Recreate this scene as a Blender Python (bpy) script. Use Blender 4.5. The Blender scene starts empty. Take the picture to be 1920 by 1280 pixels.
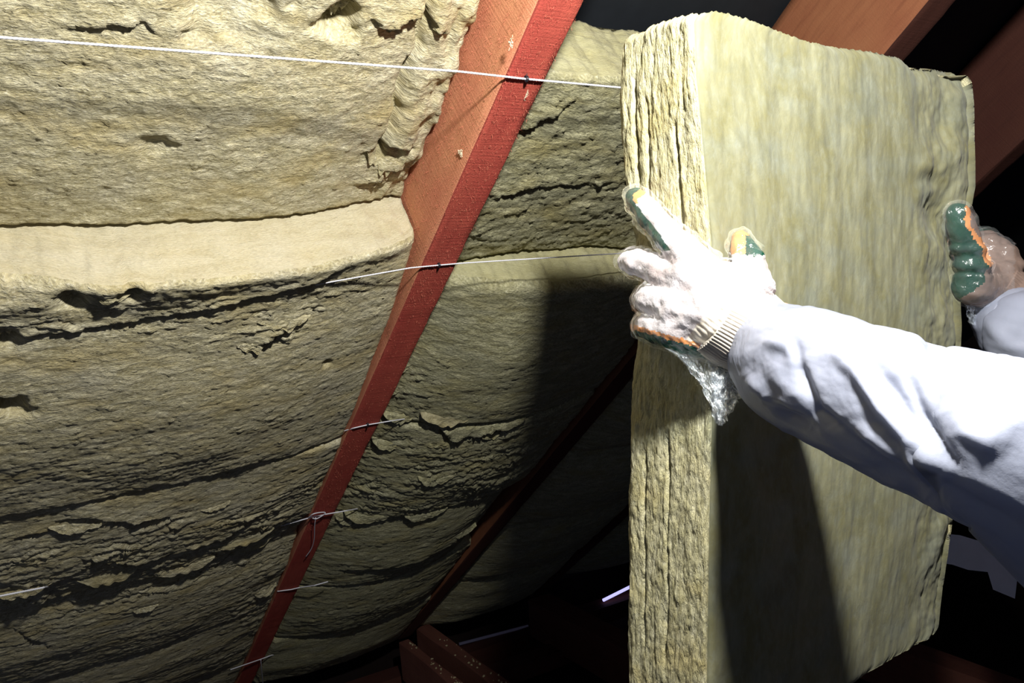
import bpy, bmesh, math, random
import numpy as np
from mathutils import Vector, Matrix

random.seed(7)
rng = np.random.default_rng(7)
SC = bpy.context.scene
COL = SC.collection

# ------------------------------------------------------------------ frame of the place
# The room frame is X along the eaves, Y level towards the eaves, Z up.  "View" coordinates are metres
# right / down / ahead of the eye; roof coordinates are s (down the slope), X (along the eaves) and
# c (out of the rafter undersides into the room).
F = 1510.0
EYE = 1.75
H = .9
d1 = np.array([-780, 1240, 1510.]); d1 /= np.linalg.norm(d1)
d2 = np.array([2490, -285, 1510.]); d2 -= d1 * (d1 @ d2); d2 /= np.linalg.norm(d2)
nn = np.cross(d1, d2)
PITCH = math.radians(37)
dn = math.sin(PITCH) * d1 + math.cos(PITCH) * nn
yv = math.cos(PITCH) * d1 - math.sin(PITCH) * nn
M = np.array([d2, yv, -dn])

def W(P):
    P = np.asarray(P, float)
    return P @ M.T + np.array([0, 0, EYE])

def roof(s, X, c):
    s, X, c = np.broadcast_arrays(np.asarray(s, float), np.asarray(X, float), np.asarray(c, float))
    return W(s[..., None] * d1 + X[..., None] * d2 + (c[..., None] - H) * nn)

def V(u, v, t):
    return np.array([(u - 960) / F * t, (v - 640) / F * t, t])

def on_roof(u, v, c=0.):
    r = V(u, v, 1.); P = r * ((-H + c) / (nn @ r))
    return d1 @ P, d2 @ P

# ------------------------------------------------------------------ camera, light, exposure
cam = bpy.data.cameras.new('camera'); cam.sensor_width = 36; cam.lens = F / 1920 * 36; cam.clip_start = .02
co = bpy.data.objects.new('camera', cam); COL.objects.link(co)
R = np.array([M @ np.array([1, 0, 0]), M @ np.array([0, -1, 0]), M @ np.array([0, 0, -1])]).T
m4 = Matrix([list(R[i]) + [0] for i in range(3)] + [[0, 0, 0, 1]])
co.matrix_world = Matrix.Translation((0, 0, EYE)) @ m4
SC.camera = co

LIGHT = np.array([.205, -.53, .35])
lp = bpy.data.lights.new('work_lamp', 'POINT'); lp.energy = 100; lp.shadow_soft_size = .032; lp.color = (1, .975, .93)
lo = bpy.data.objects.new('work_lamp', lp); COL.objects.link(lo); lo.location = W(LIGHT)

wd = bpy.data.worlds.new('world'); SC.world = wd; wd.use_nodes = True
bg = wd.node_tree.nodes['Background']; bg.inputs[0].default_value = (.55, .65, 1, 1); bg.inputs[1].default_value = .085
SC.view_settings.view_transform = 'Standard'
try: SC.view_settings.look = 'None'
except Exception: pass
SC.view_settings.exposure = 0.0; SC.view_settings.gamma = 1; SC.view_settings.use_curve_mapping = False

# ------------------------------------------------------------------ noise
_perm = rng.permutation(256); _perm = np.concatenate([_perm, _perm])
_g = rng.normal(size=(256, 3)); _g /= np.linalg.norm(_g, axis=1)[:, None]

def pn(x, y, z=0.):
    x, y, z = np.broadcast_arrays(np.asarray(x, float), np.asarray(y, float), np.asarray(z, float))
    xi, yi, zi = np.floor(x).astype(int), np.floor(y).astype(int), np.floor(z).astype(int)
    xf, yf, zf = x - xi, y - yi, z - zi
    fu = lambda t: t * t * t * (t * (t * 6 - 15) + 10)
    u, v, w = fu(xf), fu(yf), fu(zf)
    def g(a, b, c):
        h = _perm[(_perm[(_perm[(xi + a) & 255] + yi + b) & 255] + zi + c) & 255]
        gr = _g[h]
        return gr[..., 0] * (xf - a) + gr[..., 1] * (yf - b) + gr[..., 2] * (zf - c)
    l = lambda a, b, t: a + (b - a) * t
    return 1.5 * l(l(l(g(0,0,0), g(1,0,0), u), l(g(0,1,0), g(1,1,0), u), v),
                   l(l(g(0,0,1), g(1,0,1), u), l(g(0,1,1), g(1,1,1), u), v), w)

def fbm(x, y, z=0., o=4, gain=.5):
    a, r, k = 1., 0., 1.
    for i in range(o):
        r = r + a * pn(x * k + 17.3 * i, y * k + 5.1 * i, z * k); a *= gain; k *= 2.03
    return r

def sst(a, b, x):
    t = np.clip((x - a) / (b - a), 0, 1); return t * t * (3 - 2 * t)

# ------------------------------------------------------------------ object helpers
def tag(o, label=None, cat=None, group=None, kind=None):
    if label: o['label'] = label
    if cat: o['category'] = cat
    if group: o['group'] = group
    if kind: o['kind'] = kind
    return o

def empty(name, loc):
    o = bpy.data.objects.new(name, None); COL.objects.link(o); o.location = [float(a) for a in loc]
    o.empty_display_size = .05
    return o

def mesh_obj(name, verts, faces, mats, parent=None, smooth=True, fmat=None, uv=None):
    """verts in world metres; the object's origin is put at their centre (or the parent's place)"""
    verts = np.asarray(verts, float)
    if parent is not None:
        org = np.array(world_loc(parent))
    else:
        org = verts.mean(axis=0)
    me = bpy.data.meshes.new(name)
    vv = (verts - org)
    me.from_pydata([tuple(v) for v in vv.tolist()], [], [tuple(f) for f in faces])
    if not isinstance(mats, (list, tuple)): mats = [mats]
    for m in mats: me.materials.append(m)
    if fmat is not None: me.polygons.foreach_set('material_index', np.asarray(fmat, np.int32))
    if smooth: me.polygons.foreach_set('use_smooth', np.ones(len(me.polygons), bool))
    if uv is not None:
        ul = me.uv_layers.new(name='UVMap')
        li = np.empty(len(me.loops), np.int32); me.loops.foreach_get('vertex_index', li)
        ul.data.foreach_set('uv', np.asarray(uv, np.float32)[li].ravel())
    me.update()
    o = bpy.data.objects.new(name, me); COL.objects.link(o)
    if parent is not None: o.parent = parent
    else: o.location = org
    return o

def world_loc(o):
    l = np.array(o.location[:]); p = o.parent
    while p is not None:
        l = l + np.array(p.location[:]); p = p.parent
    return l

def grid_faces(nr, nc, off=0, wrap=False):
    r, c = np.meshgrid(np.arange(nr - 1), np.arange(nc if wrap else nc - 1), indexing='ij')
    c1 = (c + 1) % nc
    f = np.stack([r * nc + c, r * nc + c1, (r + 1) * nc + c1, (r + 1) * nc + c], -1).reshape(-1, 4) + off
    return f.tolist()

def tube(path, rad, seg=10, twist=0., amp=0., frame=None):
    """closed tube along path (world); rad a number or one per point"""
    path = np.asarray(path, float); n = len(path)
    rad = np.broadcast_to(np.asarray(rad, float), (n,))
    tg = np.gradient(path, axis=0); tg /= np.linalg.norm(tg, axis=1)[:, None] + 1e-12
    ref = np.array([0, 0, 1.]) if abs(tg[0][2]) < .9 else np.array([1., 0, 0])
    a = np.cross(tg[0], ref); a /= np.linalg.norm(a)
    A = []
    for i in range(n):
        a = a - tg[i] * (a @ tg[i]); a /= np.linalg.norm(a); A.append(a)
    A = np.array(A); B = np.cross(tg, A)
    th = np.linspace(0, 2 * math.pi, seg, endpoint=False)
    L = np.concatenate([[0], np.cumsum(np.linalg.norm(np.diff(path, axis=0), axis=1))])
    rr = rad[:, None] * (1 + amp * np.cos(2 * (th[None, :] - twist * L[:, None])))
    v = path[:, None, :] + rr[..., None] * (np.cos(th)[None, :, None] * A[:, None, :] + np.sin(th)[None, :, None] * B[:, None, :])
    f = grid_faces(n, seg, 0, True)
    v = v.reshape(-1, 3)
    f += [list(range(seg))[::-1], list(range((n - 1) * seg, n * seg))]
    return v, f

def spline(pts, n):
    """Catmull-Rom through rows of pts"""
    p = np.asarray(pts, float); p = np.vstack([2 * p[0] - p[1], p, 2 * p[-1] - p[-2]])
    k = len(p) - 3; t = np.linspace(0, k - 1e-9, n); i = t.astype(int); u = (t - i)[:, None]
    a, b, c, d = p[i], p[i + 1], p[i + 2], p[i + 3]
    return .5 * ((2 * b) + (-a + c) * u + (2 * a - 5 * b + 4 * c - d) * u * u + (-a + 3 * b - 3 * c + d) * u ** 3)

def merge(parts):
    V_, F_, o = [], [], 0
    for v, f in parts:
        V_.append(np.asarray(v)); F_ += [[i + o for i in q] for q in f]; o += len(v)
    return np.vstack(V_), F_

# ------------------------------------------------------------------ materials
def mat(name):
    m = bpy.data.materials.new(name); m.use_nodes = True
    nt = m.node_tree; b = nt.nodes['Principled BSDF']
    return m, nt, b

def N(nt, t, **kw):
    n = nt.nodes.new(t)
    for k, v in kw.items():
        if k.startswith('i_'):
            n.inputs[k[2:].replace('_', ' ')].default_value = v
        else: setattr(n, k, v)
    return n

def coords(nt, scale, uv=True, rot=0.):
    tc = N(nt, 'ShaderNodeTexCoord'); mp = N(nt, 'ShaderNodeMapping')
    mp.inputs['Scale'].default_value = scale; mp.inputs['Rotation'].default_value = (0, 0, rot)
    nt.links.new(tc.outputs['UV' if uv else 'Object'], mp.inputs[0]); return mp.outputs[0]

def noise(nt, vec, scale=1., detail=4., rough=.55, dist=0.):
    n = N(nt, 'ShaderNodeTexNoise'); n.inputs['Scale'].default_value = scale; n.inputs['Detail'].default_value = detail
    n.inputs['Roughness'].default_value = rough; n.inputs['Distortion'].default_value = dist
    nt.links.new(vec, n.inputs['Vector']); return n.outputs['Fac']

def ramp(nt, fac, stops):
    r = N(nt, 'ShaderNodeValToRGB'); el = r.color_ramp.elements
    while len(el) < len(stops): el.new(.5)
    for e, (p, c) in zip(el, stops): e.position = p; e.color = (*c, 1)
    nt.links.new(fac, r.inputs[0]); return r.outputs[0]

def mixc(nt, a, b, fac, mode='MIX'):
    m = N(nt, 'ShaderNodeMix', data_type='RGBA', blend_type=mode)
    for s, x in ((0, fac), (6, a), (7, b)):
        if isinstance(x, (int, float)): m.inputs[s].default_value = x
        elif isinstance(x, tuple): m.inputs[s].default_value = (*x, 1)
        else: nt.links.new(x, m.inputs[s])
    return m.outputs[2]

def math_(nt, op, a, b=0.):
    m = N(nt, 'ShaderNodeMath', operation=op)
    for i, x in enumerate((a, b)):
        if isinstance(x, (int, float)): m.inputs[i].default_value = x
        else: nt.links.new(x, m.inputs[i])
    return m.outputs[0]

def bump(nt, b, h, dist, strength=1., prev=None):
    n = N(nt, 'ShaderNodeBump'); n.inputs['Distance'].default_value = dist; n.inputs['Strength'].default_value = strength
    nt.links.new(h, n.inputs['Height'])
    if prev is not None: nt.links.new(prev, n.inputs['Normal'])
    nt.links.new(n.outputs[0], b.inputs['Normal']); return n.outputs[0]

def wool(name, cols, streak=(22, 60), fine=(160, 420), bump_d=.006, lump=True, blotch=5., m2=.42, m3=.34, rust=3.):
    """stone wool: cols = (grey, yellow, pale, dark)"""
    m, nt, b = mat(name)
    g, y, p, d = cols
    big = noise(nt, coords(nt, (blotch, blotch * 1.3, 1)), 1, 5, .6)
    st = noise(nt, coords(nt, (*streak, 1)), 1, 5, .62, .6)
    fi = noise(nt, coords(nt, (*fine, 1)), 1, 4, .65, .4)
    c = ramp(nt, big, [(.33, g), (.5, y), (.66, g)])
    c2 = ramp(nt, st, [(.36, d), (.5, g), (.64, p)])
    c = mixc(nt, c, c2, m2)
    c3 = ramp(nt, fi, [(.36, d), (.52, y), (.66, p)])
    c = mixc(nt, c, c3, m3)
    red = noise(nt, coords(nt, (7, 15, 1)), 1, 3, .5)
    c = mixc(nt, c, (g[0] * 1.05, g[1] * .90, g[2] * .52), math_(nt, 'MULTIPLY', math_(nt, 'SUBTRACT', red, .50), rust))
    nt.links.new(c, b.inputs['Base Color'])
    b.inputs['Roughness'].default_value = .95
    b.inputs['Specular IOR Level'].default_value = .12
    b.inputs['Sheen Weight'].default_value = .06
    h = math_(nt, 'ADD', math_(nt, 'MULTIPLY', st, 1.3), math_(nt, 'MULTIPLY', fi, .55))
    if lump:
        vo = N(nt, 'ShaderNodeTexVoronoi', feature='SMOOTH_F1'); vo.inputs['Scale'].default_value = 1
        wv = noise(nt, coords(nt, (30, 30, 1)), 1, 2, .5)
        mp = coords(nt, (75, 120, 1)); ad = N(nt, 'ShaderNodeVectorMath', operation='ADD')
        nt.links.new(mp, ad.inputs[0]); nt.links.new(math_(nt, 'MULTIPLY', wv, 3.), ad.inputs[1])
        nt.links.new(ad.outputs[0], vo.inputs['Vector'])
        h = math_(nt, 'SUBTRACT', h, math_(nt, 'MULTIPLY', vo.outputs['Distance'], .55))
    bump(nt, b, h, bump_d)
    return m

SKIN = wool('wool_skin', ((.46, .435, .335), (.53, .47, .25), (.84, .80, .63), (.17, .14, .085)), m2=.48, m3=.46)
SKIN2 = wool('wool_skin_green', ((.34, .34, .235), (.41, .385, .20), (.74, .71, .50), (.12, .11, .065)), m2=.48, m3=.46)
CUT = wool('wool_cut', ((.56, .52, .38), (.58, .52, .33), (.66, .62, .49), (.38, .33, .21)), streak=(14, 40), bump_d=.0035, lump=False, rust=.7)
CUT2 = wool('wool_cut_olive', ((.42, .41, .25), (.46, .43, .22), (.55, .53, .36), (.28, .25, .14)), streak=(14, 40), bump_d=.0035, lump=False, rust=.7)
TORN = wool('wool_torn', ((.38, .35, .235), (.44, .39, .21), (.60, .56, .40), (.15, .13, .07)), streak=(22, 60), bump_d=.005, lump=False)
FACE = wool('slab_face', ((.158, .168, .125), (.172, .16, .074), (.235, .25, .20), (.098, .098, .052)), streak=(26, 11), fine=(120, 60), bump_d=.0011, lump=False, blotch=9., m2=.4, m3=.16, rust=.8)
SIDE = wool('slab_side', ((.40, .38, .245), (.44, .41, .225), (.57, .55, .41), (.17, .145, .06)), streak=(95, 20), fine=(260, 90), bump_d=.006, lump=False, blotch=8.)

def wood(name, a, bb, dark, rough=.8, fz=.0012):
    m, nt, b = mat(name)
    gr = noise(nt, coords(nt, (9, 90, 1)), 1, 5, .6, .3)
    bl = noise(nt, coords(nt, (5, 11, 1)), 1, 4, .6)
    fu = noise(nt, coords(nt, (330, 420, 1)), 1, 3, .7)
    saw = noise(nt, coords(nt, (260, 6, 1)), 1, 2, .5)
    c = mixc(nt, a, bb, math_(nt, 'MULTIPLY', math_(nt, 'SUBTRACT', bl, .3), 2.2))
    c = mixc(nt, c, dark, math_(nt, 'MULTIPLY', math_(nt, 'SUBTRACT', gr, .5), 1.6))
    c = mixc(nt, c, (min(1, a[0] * 1.45), a[1] * 1.7, a[2] * 1.7), math_(nt, 'MULTIPLY', math_(nt, 'SUBTRACT', fu, .56), 3.4))
    nt.links.new(c, b.inputs['Base Color']); b.inputs['Roughness'].default_value = rough
    b.inputs['Specular IOR Level'].default_value = .25
    h = math_(nt, 'ADD', math_(nt, 'MULTIPLY', fu, 1.), math_(nt, 'ADD', math_(nt, 'MULTIPLY', gr, .6), math_(nt, 'MULTIPLY', saw, .7)))
    bump(nt, b, h, fz); return m

W_SIDE = wood('rafter_side_wood', (.60, .215, .125), (.68, .31, .16), (.44, .13, .07))  # lighter orange side: mostly the light it catches, put into the tint
W_RED = wood('rafter_under_wood', (.43, .068, .05), (.50, .10, .066), (.25, .034, .028))  # deeper red underside: mostly its weaker light, put into the tint
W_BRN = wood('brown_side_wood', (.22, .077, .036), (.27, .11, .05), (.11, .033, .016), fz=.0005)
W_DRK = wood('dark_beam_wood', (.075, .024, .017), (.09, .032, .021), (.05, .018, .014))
W_JST = wood('joist_wood', (.15, .055, .04), (.20, .08, .055), (.08, .03, .025))

def plain(name, col, rough=.7, spec=.3, emit=None, es=0., sc=20., var=.25):
    m, nt, b = mat(name)
    f = noise(nt, coords(nt, (sc, sc, sc), uv=False), 1, 4, .6)
    c = mixc(nt, tuple(x * (1 - var) for x in col), tuple(min(1, x * (1 + var)) for x in col), f)
    nt.links.new(c, b.inputs['Base Color']); b.inputs['Roughness'].default_value = rough
    b.inputs['Specular IOR Level'].default_value = spec
    if emit: b.inputs['Emission Color'].default_value = (*emit, 1); b.inputs['Emission Strength'].default_value = es
    return m

MEMB = plain('roof_membrane', (.014, .017, .021), .75, .2)
CORD = plain('white_twine', (.78, .78, .84), .5, .4, sc=400, var=.12)
BLACKW = plain('black_wire', (.012, .014, .02), .35, .5)
MASON = plain('grey_masonry', (.72, .74, .80), .9, .1, sc=9, var=.15)
DARKW = plain('dark_boarding', (.018, .012, .011), .9, .1)
TIN = plain('galvanised_strip', (.30, .31, .42), .35, .5)
DAY = plain('daylight', (.3, .3, .5), .5, .2, emit=(.50, .48, 1.), es=1.3)
FLOORM = plain('near_black_floor', (.02, .014, .012), .95, .1)  # near-black colour stands in for the darkness down at the eaves
CRUMB = plain('wool_crumb', (.42, .37, .22), .95, .1)

# ------------------------------------------------------------------ the setting
def box_verts(x0, x1, y0, y1, z0, z1, seg=(1, 1, 1)):
    bm = bmesh.new(); bmesh.ops.create_cube(bm, size=1)
    for v in bm.verts:
        v.co = Vector(((x0 + x1) / 2 + v.co.x * (x1 - x0), (y0 + y1) / 2 + v.co.y * (y1 - y0), (z0 + z1) / 2 + v.co.z * (z1 - z0)))
    vs = np.array([v.co[:] for v in bm.verts]); fs = [[v.index for v in f.verts] for f in bm.faces]; bm.free()
    return vs, fs

def struct(name, v, f, m, smooth=False, label=None, **k):
    o = mesh_obj(name, v, f, m, smooth=smooth, **k); o['kind'] = 'structure'
    if label: o['label'] = label
    return o

XL, XR = -.75, 4.6
def roofbox(s0, s1, X0, X1, c0, c1):
    vs, fs = box_verts(s0, s1, X0, X1, c0, c1)
    return roof(vs[:, 0], vs[:, 1], vs[:, 2]), fs
EAVE = roof(4.35, 0, -.3)
v, f = roofbox(-2.6, 4.35, XL, XR, -.32, -.275)
struct('ceiling', v, f, MEMB, label='black roofing membrane behind the rafters')
v, f = box_verts(XL, XR, -2.6, EAVE[1] + .1, -.32, -.22)
struct('floor', v, f, FLOORM, label='dark attic floor below the joists')
yb = roof(4.35, 0, 0)[1]
v, f = box_verts(XL, XR, yb + .02, yb + .12, -.22, -.02)
struct('wall_eaves', v, f, DARKW, label='low dark wall at the eaves')
# gable wall far to the right, pale render patch framed by dark boards
v, f = box_verts(XR, XR + .1, -2.6, yb, -.22, 3.6)
struct('wall_gable', v, f, DARKW, label='dark gable wall far right')

# ------------------------------------------------------------------ rafters
RW = .077
RX = [.665, 1.47, 2.27]
RD = .265
def rafter(name, X0, label, side_m, under_m, s0=-1.3, s1=4.02, seed=1, chips=0, depth=RD):
    """a timber with slightly uneven faces: loops of points around its section, many stations long"""
    n = 420; S = np.linspace(s0, s1, n)
    a = 6
    # section points (X, c) : up left side, along underside, right side, top
    sec = []
    for c in np.linspace(-depth, -.004, 14): sec.append((0, c, -1, 0, 0))
    sec.append((.0012, -.0012, -.7, .7, 0))
    for x in np.linspace(.004, RW - .004, 7): sec.append((x, 0, 0, 1, 1))
    sec.append((RW - .0012, -.0012, .7, .7, 1))
    for c in np.linspace(-.004, -depth, 8): sec.append((RW, c, 1, 0, 2))
    sec = np.array(sec)
    Sg, k = np.meshgrid(S, np.arange(len(sec)), indexing='ij')
    x = sec[k, 0]; c = sec[k, 1]
    rough = .0011 * fbm(Sg * 25, x * 90 + c * 90, seed, 3) + .0018 * pn(Sg * 2.2, seed * 3.1)
    edge = (np.abs(sec[k, 2]) > .3) & (np.abs(sec[k, 2]) < .9)
    rough = rough + np.where(edge, -.0028 * np.clip(pn(Sg * 14, seed * 7.7, 2.) - .05, 0, 1) * 2.2, 0)
    x = x + sec[k, 2] * rough; c = c + sec[k, 3] * rough
    P = roof(Sg, X0 + x, c).reshape(-1, 3)
    nc = len(sec); fs = grid_faces(n, nc, 0, True)
    fm = []
    for r in range(n - 1):
        for q in range(nc):
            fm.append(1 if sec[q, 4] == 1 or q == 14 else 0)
    fs += [list(range(nc))[::-1], list(range((n - 1) * nc, n * nc))]; fm += [0, 0]
    uvx = np.where(sec[k, 4] == 1, x + .5, c)
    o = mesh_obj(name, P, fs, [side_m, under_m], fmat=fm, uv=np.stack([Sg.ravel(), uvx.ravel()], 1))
    tag(o, label, 'rafter', 'red stained rafters')
    return o

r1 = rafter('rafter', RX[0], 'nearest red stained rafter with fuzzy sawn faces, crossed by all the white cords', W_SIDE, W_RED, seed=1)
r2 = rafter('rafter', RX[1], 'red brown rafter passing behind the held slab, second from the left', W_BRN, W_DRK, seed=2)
r3 = rafter('rafter', RX[2], 'dim rafter at the right edge, above the green gloved thumb', W_DRK, W_DRK, seed=3)  # darker wood than the other rafters: its dimness is put into the colour

# wisps of wool caught on the sawn faces of the first rafter
TUFT = plain('pale_tuft', (.80, .72, .52), .95, .1, sc=200)
for u, v, k in ((957, 80, .8), (866, 286, .8), (986, 176, .5)):
    r = V(u, v, 1.); tside = RX[0] / (d2 @ r)
    if u > 940: s_, x_ = on_roof(u, v, 0); c_ = .002; side = False
    else: Pq = r * tside; s_ = d1 @ Pq; x_ = RX[0] - .002; c_ = nn @ Pq + H; side = True
    if not (-.16 < c_ < .01): continue
    parts = []
    for q in range(int(22 * k)):
        p0 = np.array([s_, x_, c_]) + rng.normal(0, .0015, 3) * [1, .4, 1]
        st = rng.normal(0, .0018, (4, 3)) * [1, .5, 1]; pp = p0 + np.cumsum(st, axis=0)
        pw = spline(roof(pp[:, 0], np.minimum(pp[:, 1], x_) if side else pp[:, 1], pp[:, 2]), 8)
        parts.append(tube(pw, rng.uniform(.0003, .0009) * k, 5))
    tv, tf = merge(parts); mesh_obj('wool_wisp', tv, tf, TUFT, parent=r1)

# wood fuzz and splinters on the first rafter (countless)
parts = []
for i in range(5200):
    s = rng.uniform(.45, 2.3) if i % 3 else rng.uniform(.45, 1.2)
    under = rng.random() < .45
    if under:
        base = (s, RX[0] + rng.uniform(.0, RW), 0.); nv = (0, 0, 1)
    else:
        base = (s, RX[0], -rng.uniform(.0, .15)); nv = (0, -1, 0)
    L = rng.uniform(.0015, .0045); a = rng.normal(0, .9); w = rng.uniform(.00012, .00028)
    b = np.array(base); t = np.array([math.cos(a), 0, math.sin(a)]) if not under else np.array([math.cos(a), math.sin(a), 0])
    nvv = np.array(nv, float)
    p0 = b; p1 = b + t * L * .5 + nvv * rng.uniform(.001, .0025); p2 = b + t * L + nvv * rng.uniform(.0005, .0035)
    pts = np.array([p0, p1, p2]); pw = roof(pts[:, 0], pts[:, 1], pts[:, 2])
    sd = rng.normal(size=3); sd /= np.linalg.norm(sd); sd *= w
    vs = np.vstack([pw - sd, pw + sd]); parts.append((vs, [[0, 1, 4, 3], [1, 2, 5, 4]]))
v, f = merge(parts)
FUZZ = plain('wood_fuzz', (.50, .16, .10), .8, .2)
tag(mesh_obj('sawn_fuzz', v, f, FUZZ, parent=r1, smooth=False), kind='stuff')

# ------------------------------------------------------------------ stone wool batts between the rafters
def crack(X, s, pix, depth, w=.02, lip=.35, c0=.02, jag=.012, seed=0., taper=.05):
    """a split in the wool: the upper side stands out as a lip, the lower side drops away beneath it"""
    pts = sorted([on_roof(*p, c0)[::-1] for p in pix])
    px = np.array([p[0] for p in pts]); ps = np.array([p[1] for p in pts])
    line = np.interp(X, px, ps) + jag * fbm(X * 22, seed, 3.3, 4) * 1.0
    d = s - line
    e = np.minimum(sst(px[0] - taper * .2, px[0] + taper, X) if pix[0][0] > 5 else 1., 1 - sst(px[-1] - taper, px[-1] + taper * .2, X))
    a = e * (.75 + .5 * pn(X * 12, seed + 9.))
    below = np.where(d > 0, -depth * np.exp(-np.maximum(d, 0) / w) , 0)
    above = np.where(d <= 0, lip * depth * np.exp(np.minimum(d, 0) / (w * 2.2)), 0)
    return (below + above) * a

def terr(X, s, amp, k=34., seed=0.):
    """torn bedding: ragged shingled layers running along X"""
    ph = s * k + 2.6 * fbm(X * 5, s * 9, seed, 3) + .5 * pn(X * 22, s * 30, seed)
    fr = ph - np.floor(ph)
    lay = pn(np.floor(ph) * 7.7, X * 9, seed + 4.)
    prof = np.where(fr < .86, fr / .86, (1 - fr) / .14)
    return amp * (prof - .4) * np.clip(.2 + lay * 1.9, 0, 1.7)

def rough_c(X, s, seed, dam, an=1.9, am=.42):
    wx = X + .012 * pn(X * 14, s * 14, seed); ws = s + .010 * pn(X * 12, s * 15, seed + 2)
    c = .006 * fbm(X * 4, s * 6, seed, 2)
    c = c + .0034 * am * (1 + .8 * np.clip(dam, 0, 1)) * fbm(wx * 24, ws * 24 * an, seed + 3, 4, .6)
    # flakes: broken scales of fibre, each with a sharp lower edge
    q = ws * 62 + 1.5 * fbm(wx * 26, ws * 20, seed + 5, 3); fr = q - np.floor(q)
    on = np.clip(pn(np.floor(q) * 3.7, wx * 38 / an, seed) * 2.2 - .1, 0, 1)
    c = c + .0038 * am * (1 + 1.2 * np.clip(dam, 0, 1)) * on * np.where(fr < .82, fr / .82, (1 - fr) / .18)
    c = c + .0020 * (.4 + am) * .8 * fbm(X * 85, s * 60 * an, seed + 7, 3, .65)
    c = c + dam * terr(X, s, .009, 36., seed) + dam * terr(X, s, .0045, 85., seed + 2.)
    return c

def pit(X, s, u, v, r, depth, c0=0., asp=1.):
    s0, x0 = on_roof(u, v, c0)
    d = np.sqrt(((X - x0) * asp) ** 2 + (s - s0) ** 2) / r * (1 + .35 * pn(X * 40, s * 40, 5.))
    return -depth * np.exp(-d ** 3)

EDGE1 = ([.3, 1.04, 1.28, 1.5, 1.75, 2.15, 2.3, 2.5, 4.2], [-.14, -.037, -.018, -.006, .004, .004, -.03, .0, .0])
def prof1(s, pts, X):
    a = np.array(pts); mid = np.interp(s, a[:, 0], a[:, 1])
    # smooth the polyline a little
    mid = (mid + np.interp(s - .02, a[:, 0], a[:, 1]) + np.interp(s + .02, a[:, 0], a[:, 1])) / 3
    b = np.where(X > .12, 1 - np.clip((X - .12) / .545, 0, 1) ** 2.1, 1 - .25 * np.clip((.0 - X) / .7, 0, 1) ** 2)
    ed = np.interp(s, *EDGE1)
    return ed + (mid - ed) * b

def s_b1_1(s, X):
    c = -.150 + .058 * (1 - np.clip((X - .1) / .56, 0, 1) ** 2) + .018 * np.sin((s - .3) * 3.4)
    dam = .18 * sst(.5, .63, X) + .12
    c = c + rough_c(X, s, 1., dam * .5, 1.15, .62)
    c = c + pit(X, s, 640, 38, .026, .07, -.1) + pit(X, s, 430, -10, .06, .03, -.1) + pit(X, s, 283, 258, .016, .012, -.1, .6)
    # torn strip stuffed along the rafter
    sx, xx = on_roof(800, 150, -.1)
    edge = .575 + .02 * pn(s * 9, 3.3) + .01 * pn(s * 31, 1.)
    g = np.abs(X - edge); c = c - .022 * np.exp(-(g / .006) ** 2) * (s < .93) + .014 * sst(0, .03, X - edge) * (s < .95)
    c = c + sst(.58, .64, X) * .018 * fbm(X * 30, s * 16, 8., 3)
    c = c + crack(X, s, [(680, 305), (705, 290), (740, 278), (785, 290)], .035, .014, .4, -.1, .008, 21.)
    c = c + crack(X, s, [(670, 362), (700, 358), (735, 345), (760, 335)], .04, .014, .5, -.1, .006, 22.)
    c = c + crack(X, s, [(100, 20), (180, 32), (270, 25), (300, 52)], .012, .012, .6, -.1, .01, 23.)
    c = c + crack(X, s, [(690, 40), (730, 55), (800, 40), (860, 75)], .022, .02, .6, -.1, .02, 24.)
    return c

LIPX = [-.75, -.15, 0, .12, .3, .45, .6, .665]
LIPC = [.0, -.002, .012, .048, .043, .028, -.004, -.037]
def s_b1_2(s, X):
    c = prof1(s, [(1.0, .04), (1.07, .042), (1.15, .026), (1.20, .031), (1.28, .045), (1.42, .064), (1.56, .066), (1.68, .058), (1.78, .050)], X)
    lip = np.interp(X, LIPX, LIPC)
    c = c + (lip - c) * (1 - sst(1.04, 1.10, s))
    dam = .10 + .40 * (1 - sst(.2, .34, X)) * (1 - sst(1.10, 1.16, s)) + .5 * np.exp(-((s - 1.15) / .05) ** 2)
    sx, xx = on_roof(500, 640, .04); dam = dam + 1.1 * np.exp(-((s - sx) / .05) ** 2 - ((X - xx) / .08) ** 2)
    c = c + rough_c(X, s, 2., dam)
    c = c + sst(1.06, 1.09, s) * crack(X, s, [(0, 622), (150, 610), (300, 585), (450, 560), (600, 530), (745, 468)], .014, .010, .6, .02, .007, 1.)
    c = c + sst(1.075, 1.11, s) * crack(X, s, [(0, 540), (60, 552), (140, 566), (210, 578), (250, 572)], .014, .014, .3, .03, .012, 2.)
    c = c + crack(X, s, [(470, 665), (520, 640), (560, 620), (610, 600)], .03, .018, .6, .04, .01, 3.)
    c = c + pit(X, s, 140, 562, .022, .03, .03) + pit(X, s, 245, 545, .016, .03, .03)
    c = c + pit(X, s, 8, 655, .018, .05, .05) + pit(X, s, 20, 765, .022, .055, .05) + pit(X, s, 620, 700, .01, .012, .04)
    return c

def s_b1_3(s, X):
    c = prof1(s, [(1.70, .036), (1.78, .046), (1.9, .060), (2.02, .064), (2.12, .058), (2.22, .050), (2.3, .044)], X)
    dam = .25 + 1.1 * sst(1.86, 1.98, s)
    c = c + rough_c(X, s, 3., dam)
    c = c + crack(X, s, [(110, 965), (160, 960), (240, 966), (330, 958)], .028, .016, .4, .04, .012, 4.)
    c = c + crack(X, s, [(10, 1005), (60, 990), (110, 985)], .022, .016, .3, .04, .01, 14.)
    c = c + crack(X, s, [(150, 1030), (260, 1040), (400, 1010), (470, 985)], .022, .02, .4, .04, .016, 5.)
    return c

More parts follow.
